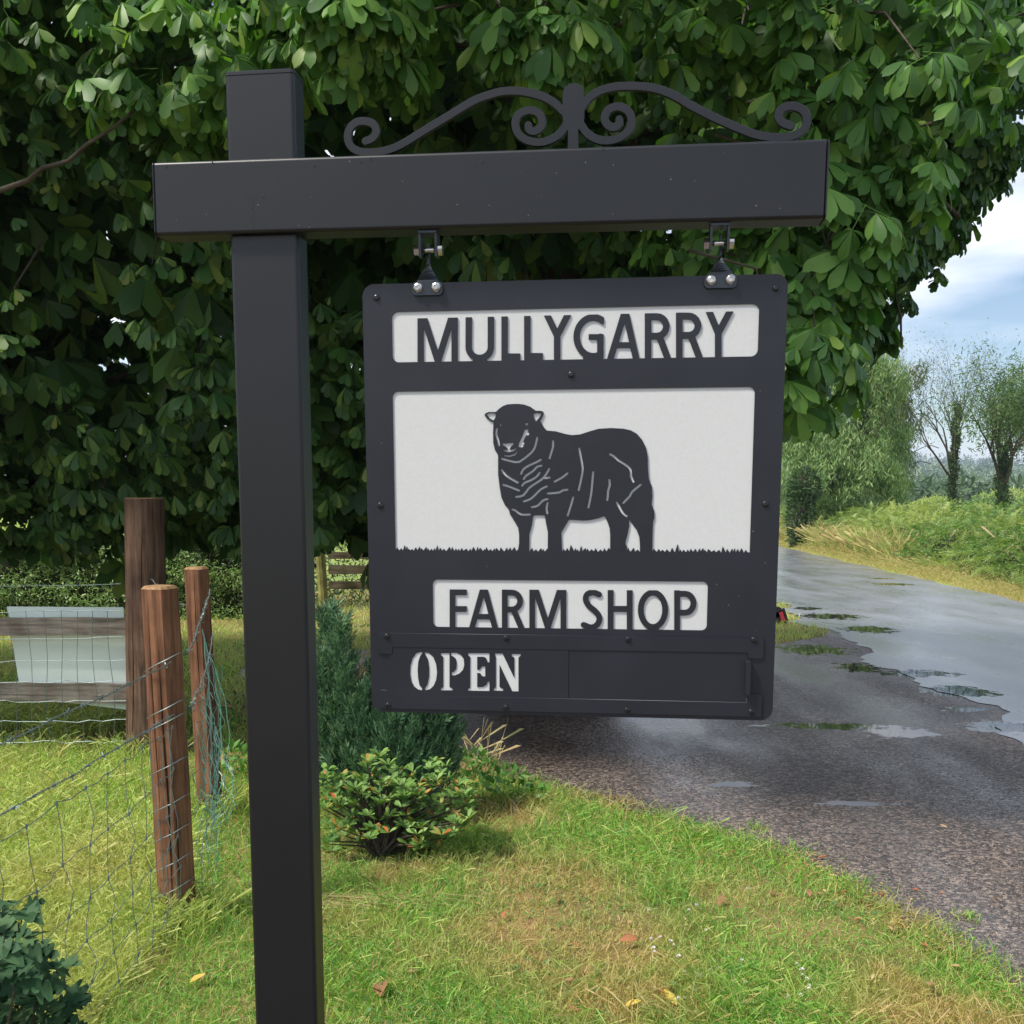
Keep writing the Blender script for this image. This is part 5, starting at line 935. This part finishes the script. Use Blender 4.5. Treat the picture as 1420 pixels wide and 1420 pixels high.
n = 19000; y = 9 + 46 * rng.random(n) ** 1.5; dx = rng.random(n); x = RX(y) + .62 + dx * 4.4; prof = np.interp(dx, [0, .12, .3, 1], [.35, .95, 1.25, 1.35]); z = prof * (.82 + .16 * np.sin(x * 2 + y * 1.1) + .10 * np.sin(y * 3.1)) * np.where(rng.random(n) < .3, rng.random(n), 1 - .25 * rng.random(n) ** 2)
P = np.column_stack([x, y, z]); O = np.column_stack([-.8 * (dx < .35) + 0 * x, -.35 * np.ones(n), .6 * np.ones(n)]) + rng.normal(0, .55, (n, 3))
tag(link('fronds', scatter('fronds', fronds, P - BO, frames(O, rng.normal(0, .4, P.shape) + np.array([-.2, -.2, 1])), rng.uniform(.14, .36, n)), m_brk, bank), kind='stuff')
n = 60000; y = 9 + 46 * rng.random(n) ** 1.5; dx = rng.random(n); x = RX(y) + .6 + dx * 3.7; z = np.interp(dx, [0, .12, .3, 1], [.35, .9, 1.2, 1.3]) * (.82 + .16 * np.sin(x * 2 + y * 1.1) + .10 * np.sin(y * 3.1)) * (1 - .7 * rng.random(n) ** 1.6); P = np.column_stack([x, y, z])
tag(link('leaves', scatter('leaves', quad, P - BO, frames(rnd_dirs(n) + np.array([-.3, -.3, 0]), rng.normal(0, .6, P.shape) + np.array([-.3, -.3, .8])), rng.uniform(.035, .075, n)), m_brk, bank), kind='stuff')
bc = MB(); ys = np.arange(9, 56, 1.0)
vv = []; 
for y in ys: vv += [(RX(y) + 1.25 - BO[0], y - BO[1], 0), (RX(y) + 1.5 - BO[0], y - BO[1], .7), (RX(y) + 2.4 - BO[0], y - BO[1], .95), (RX(y) + 5.2 - BO[0], y - BO[1], .95), (RX(y) + 5.4 - BO[0], y - BO[1], 0)]
m_ = len(ys); bc.add(vv, [(i * 5 + k, i * 5 + 5 + k, i * 5 + 6 + k, i * 5 + 1 + k) for i in range(m_ - 1) for k in range(4)] + [(0, 1, 2, 3, 4), tuple((m_ - 1) * 5 + k for k in (4, 3, 2, 1, 0))]); bc.build('undergrowth', mat('bank_interior', (.035, .05, .02), .95, .1), bank)
n = 52000; y = 7 + 50 * rng.random(n) ** 1.4; x = RX(y) + .02 + np.abs(rng.normal(0, .32, n)) + .05 * rng.random(n); hgt = np.clip((x - RX(y)) * .45, .03, .4) * rng.uniform(.5, 1.1, n) * (1 + (y > 20) * .4); grass('verge_grass', np.column_stack([x, y, np.zeros(n)]), hgt, rng.uniform(.005, .011, n) * (y / 14) ** .5, m_vg, .5)
n = 5000; y = rng.uniform(24, 52, n); x = RX(y) + .5 + np.abs(rng.normal(0, .6, n)); grass('verge_grass', np.column_stack([x, y, np.zeros(n)]), rng.uniform(.5, 1.05, n), rng.uniform(.015, .03, n), m_vg, .25)
n = 200; y = 10 + 30 * rng.random(n) ** 1.3; x = RX(y) + .8 + rng.random(n) * 2.5; grass('seed_stalks', np.column_stack([x, y, np.full(n, .2)]), rng.uniform(.5, 1.1, n), rng.uniform(.003, .005, n), m_straw, .15)

# ================================================================== FAR TREES
def grow(mb, p, d, l, r, depth, spread, up, tips, nseg=4, rnd=.18, kids=3):
    pts = [p]; rs = [r]
    for k in range(nseg): d = d + rng.normal(0, rnd, 3) + np.array([0, 0, up]); d /= np.linalg.norm(d); p = p + d * l / nseg; pts.append(p); rs.append(r * (1 - .5 * (k + 1) / nseg))
    mb.tube(pts, rs, 5 if depth > 1 else 3, False)
    if depth == 0: tips.append(p); return
    for k in range(kids):
        a = rng.uniform(0, 6.28); s = spread * rng.uniform(.5, 1.2); u = np.cross(d, (math.cos(a), math.sin(a), .3)); u /= np.linalg.norm(u); i = rng.integers(1, nseg + 1) if k else nseg
        grow(mb, pts[i], d * math.cos(s) + u * math.sin(s), l * rng.uniform(.6, .85), rs[i] * .75, depth - 1, spread, up, tips, nseg, rnd, kids)
m_birch = leafmat('birch_leaf', [(.10, .19, .06, 0), (.20, .31, .10, .6), (.34, .42, .15, 1)], .5, .35); m_ivy = leafmat('ivy_leaf', [(.03, .07, .02, 0), (.07, .13, .035, 1)], .4, .2); m_oak = leafmat('oak_leaf', [(.05, .10, .03, 0), (.10, .18, .05, .7), (.18, .26, .08, 1)], .5, .3); m_ash = leafmat('sparse_leaf', [(.08, .12, .04, 0), (.16, .19, .07, 1)], .5, .3)
slim = [strip(2, .32, .05, [(0, .2), (.5, 1), (1, .1)])]
def ctr(px, py, Y): return tuple(AT(px, py, Y))
Y = 38; b0 = np.array([*AT(1170, 700, Y)[:2], 0])
def B(px, py, wx, wz, Y=38, dy=0): c = AT(px, py, Y + dy); return ((c[0], c[1], c[2]), (wx / FPX * Y, wx / FPX * Y * .9, wz / FPX * Y))
w1 = blob_leaves('birch_tree', 'big drooping pale green birch beyond the road, right edge of the sign', 'tree', b0, [B(1150, 590, 72, 105), B(1190, 545, 56, 80), B(1140, 500, 60, 80), B(1215, 540, 36, 50), B(1130, 655, 50, 50, dy=-1), B(1190, 650, 58, 55, dy=-1), B(1235, 640, 30, 60, dy=.5), B(1100, 560, 60, 90, dy=2), B(1215, 595, 32, 60)], 100000, slim, .19, m_birch, hang=True, zmin=.5)
mb = MB(); tp = []; grow(mb, np.zeros(3), np.array([0, 0, 1.]), 3.0, .22, 3, .6, .1, tp); mb.build('trunk', m_bark, w1, True)
b1_ = np.array([*AT(1240, 700, 44)[:2], 0]); w2 = blob_leaves('birch_tree', 'darker loose-crowned birch with wispy top, right of the drooping pale birch', 'tree', b1_, [B(1235, 560, 30, 38, 44), B(1215, 525, 26, 30, 44), B(1255, 590, 20, 42, 44), B(1230, 620, 34, 60, 44), B(1262, 530, 18, 26, 44)], 13000, slim, .2, m_ash, hang=True, zmin=.5)
mb = MB(); tp = []; grow(mb, np.zeros(3), np.array([-.1, 0, 1.]), 2.6, .12, 3, .35, .25, tp, kids=3); 
for k in range(7): p = np.array(AT(1225, 640 - 12 * k, 44)) - b1_; q = np.array(AT(1275 + 12 * math.sin(k * 2), 640 - 22 * k, 44)) - b1_; mb.tube(smooth_pts([p, p * .5 + q * .5 + np.array([0, 0, -.25]), q, q + np.array([.5, 0, -.1])], 3), .018, 3, False)
mb.build('trunk', m_bark, w2)
# dark ivy-clad stump-like trunk by the road
b2 = np.array([*AT(1110, 706, 34)[:2], 0]); ivt = blob_leaves('ivy_covered_trunk', 'dark ivy-covered trunk under the drooping birch beside the sign edge', 'tree', b2, [((b2[0], b2[1], 1.0), (.42, .42, 1.2)), ((b2[0] + .1, b2[1], 2.0), (.5, .4, .6))], 3500, quad, .16, m_ivy)
MB().tube([(0, 0, 0), (0, 0, 1.5), (.1, 0, 2.6)], [.3, .25, .12], 8).build('trunk', m_bark, ivt, True)
def rest_tree(name, lb, px, Y, htop, seed, leafm, nleaf, leafsz, spread, crownw, ivyh, thick=.16, depth=4, leafspan=.5, hgt_scale=1.0, minz=2.0):
    global rng
    keep = rng; rng = np.random.default_rng(seed); base = np.array([*AT(px, 700, Y)[:2], 0]); top = AT(px, htop, Y)[2]; root = thing(name, lb, 'tree', tuple(base)); mb = MB(); tips = []
    tl = top * .32; mb.tube([(0, 0, -.1), (.05, 0, tl * .5), (0, 0, tl)], [thick * 1.25, thick, thick * .85], 8)
    for k in range(6):
        a = 6.28 * k / 6 + rng.uniform(-.3, .3); s = spread * rng.uniform(.5, 1.1) if k else .1; grow(mb, np.array([0, 0, tl * (.85 + .15 * rng.random())]), np.array([math.cos(a) * math.sin(s), math.sin(a) * math.sin(s), math.cos(s)]), (top - tl) * .42, thick * .5, depth, .42, .06, tips, 4, .13, 3)
    mb.build('trunk', m_bark, root); tips = np.array(tips)
    if nleaf:
        I = rng.integers(0, len(tips), nleaf); P = tips[I] * rng.uniform(.75, 1, nleaf)[:, None] + rng.normal(0, leafspan, (nleaf, 3)); P = P[P[:, 2] > minz]; tag(link('foliage', scatter('foliage', quad, P, frames(rnd_dirs(len(P)), rnd_dirs(len(P))), rng.uniform(.6, 1.2, len(P)) * leafsz), leafm, root), kind='stuff')
    n = 2600; z = rng.uniform(.2, ivyh, n); a = rng.uniform(0, 6.28, n); r = (.24 + .12 * np.sin(z * 5 + a)) * (1.1 - z / ivyh * .6) * rng.uniform(.7, 1.15, n) * thick / .16; P = np.column_stack([r * np.cos(a), r * np.sin(a), z]); tag(link('ivy', scatter('ivy', quad, P, frames(rnd_dirs(n), rnd_dirs(n)), rng.uniform(.12, .2, n)), m_ivy, root), kind='stuff'); rng = keep; return root
rest_tree('ash_tree', 'sparse half-bare tree with ivy on its trunk against the sky beyond the bank', 1320, 46, 482, 24, m_ash, 2600, .12, .34, 0, 5.8, .12, leafspan=.12)
rest_tree('oak_tree', 'leafy ivy-clad tree leaning right at the right edge of the photo', 1388, 42, 490, 33, m_oak, 9000, .17, .40, 0, 3.8, .17, leafspan=.19)
rest_tree('oak_tree', 'leafy tree at the extreme right edge, its crown cut by the picture edge', 1470, 44, 490, 35, m_oak, 9000, .2, .7, 0, 3.6, .24, leafspan=.4)
# small distant bushes on top of the bank line
for i, (px, py, w_, Y, lb) in enumerate([(1150, 715, 60, 60, 'round green bush at the far bend of the road'), (1300, 698, 40, 75, 'low far bush behind the bank left of the bare tree'), (1400, 690, 60, 70, 'broad low bush behind the bank under the right tree')]):
    c = AT(px, py, Y); blob_leaves('far_bush', lb, 'bush', (c[0], c[1], 0), [((c[0], c[1], max(.5, c[2] * .6)), (w_ / FPX * Y, 1.5, max(.7, c[2] * .7)))], 2500, quad, .25, m_brk)
# ================================================================== FAR HILLS
m_hill = mat('hill_fields', (.10, .17, .06), .95, .1, noise=(.006, (.2, .26, .1), 4, .06))
X_ = np.linspace(-900, 1100, 90); YY = np.linspace(250, 1500, 40); V = []; 
for yy in YY:
    for xx in X_:
        t = (yy - 250) / 1250; V.append((xx * (1 + t), yy, -1 + t * 46 + 7 * math.sin(xx * .011 + yy * .004) * t + 4 * math.sin(xx * .031 + 1) * t + 10 * max(0, math.sin(xx * .0045 + .6)) * t))
nx = len(X_); F = [(j * nx + i, j * nx + i + 1, (j + 1) * nx + i + 1, (j + 1) * nx + i) for j in range(len(YY) - 1) for i in range(nx - 1)]
me = mesh_np('hills', V, F, True); tag(link('hills', me, m_hill), kind='structure')
def hz_(x, y): t = (y - 250) / 1250; x0 = x / (1 + t); return -1 + t * 46 + 7 * math.sin(x0 * .011 + y * .004) * t + 4 * math.sin(x0 * .031 + 1) * t + 10 * max(0, math.sin(x0 * .0045 + .6)) * t
m_wood = leafmat('wood_leaf', [(.04, .08, .03, 0), (.07, .12, .04, 1)], .8, .1); P = []; S_ = []
for row, (yy, n, sz) in enumerate(((140, 150, 6), (230, 170, 7), (380, 200, 8), (520, 200, 9), (700, 260, 11), (950, 300, 13), (1300, 300, 16))):
    for k in range(n):
        x = rng.uniform(-.05, .62) * yy; y = yy + rng.normal(0, yy * .05); g_ = max(0, hz_(x, y)) if y > 250 else 0; h = sz * rng.uniform(.35, .75)
        for j in range(26): d = rnd_dirs(1)[0]; P.append((x + d[0] * h * .6, y + d[1] * h * .6, g_ + h * .5 + d[2] * h * .5)); S_.append(h * .42)
P = np.array(P); tag(link('distant_woods', scatter('distant_woods', quad, P, frames(rnd_dirs(len(P)), rnd_dirs(len(P))), np.array(S_)), m_wood), kind='stuff')
# bright meadow strip behind the garden hedge
P = ground_px(26000, -60, 560, 712, 760); grass('meadow_grass', P, np.full(len(P), .25) * rng.uniform(.5, 1, len(P)), rng.uniform(.05, .1, len(P)) * (P[:, 1] / 60), m_grass2, .4)
# ================================================================== HAZE
hz = MB().box(-3100, 3100, -320, 3100, -2.0, 75.0); m_h = bpy.data.materials.new('haze_air'); m_h.use_nodes = True; t = m_h.node_tree; t.nodes.remove(t.nodes['Principled BSDF'])
pv = N(t, 'ShaderNodeVolumePrincipled'); pv.inputs['Density'].default_value = .00045; pv.inputs['Color'].default_value = (.72, .84, 1, 1); pv.inputs['Anisotropy'].default_value = .2
t.links.new(pv.outputs[0], t.nodes['Material Output'].inputs['Volume']); o = hz.build('haze', m_h); tag(o, kind='stuff'); o.display_type = 'WIRE'
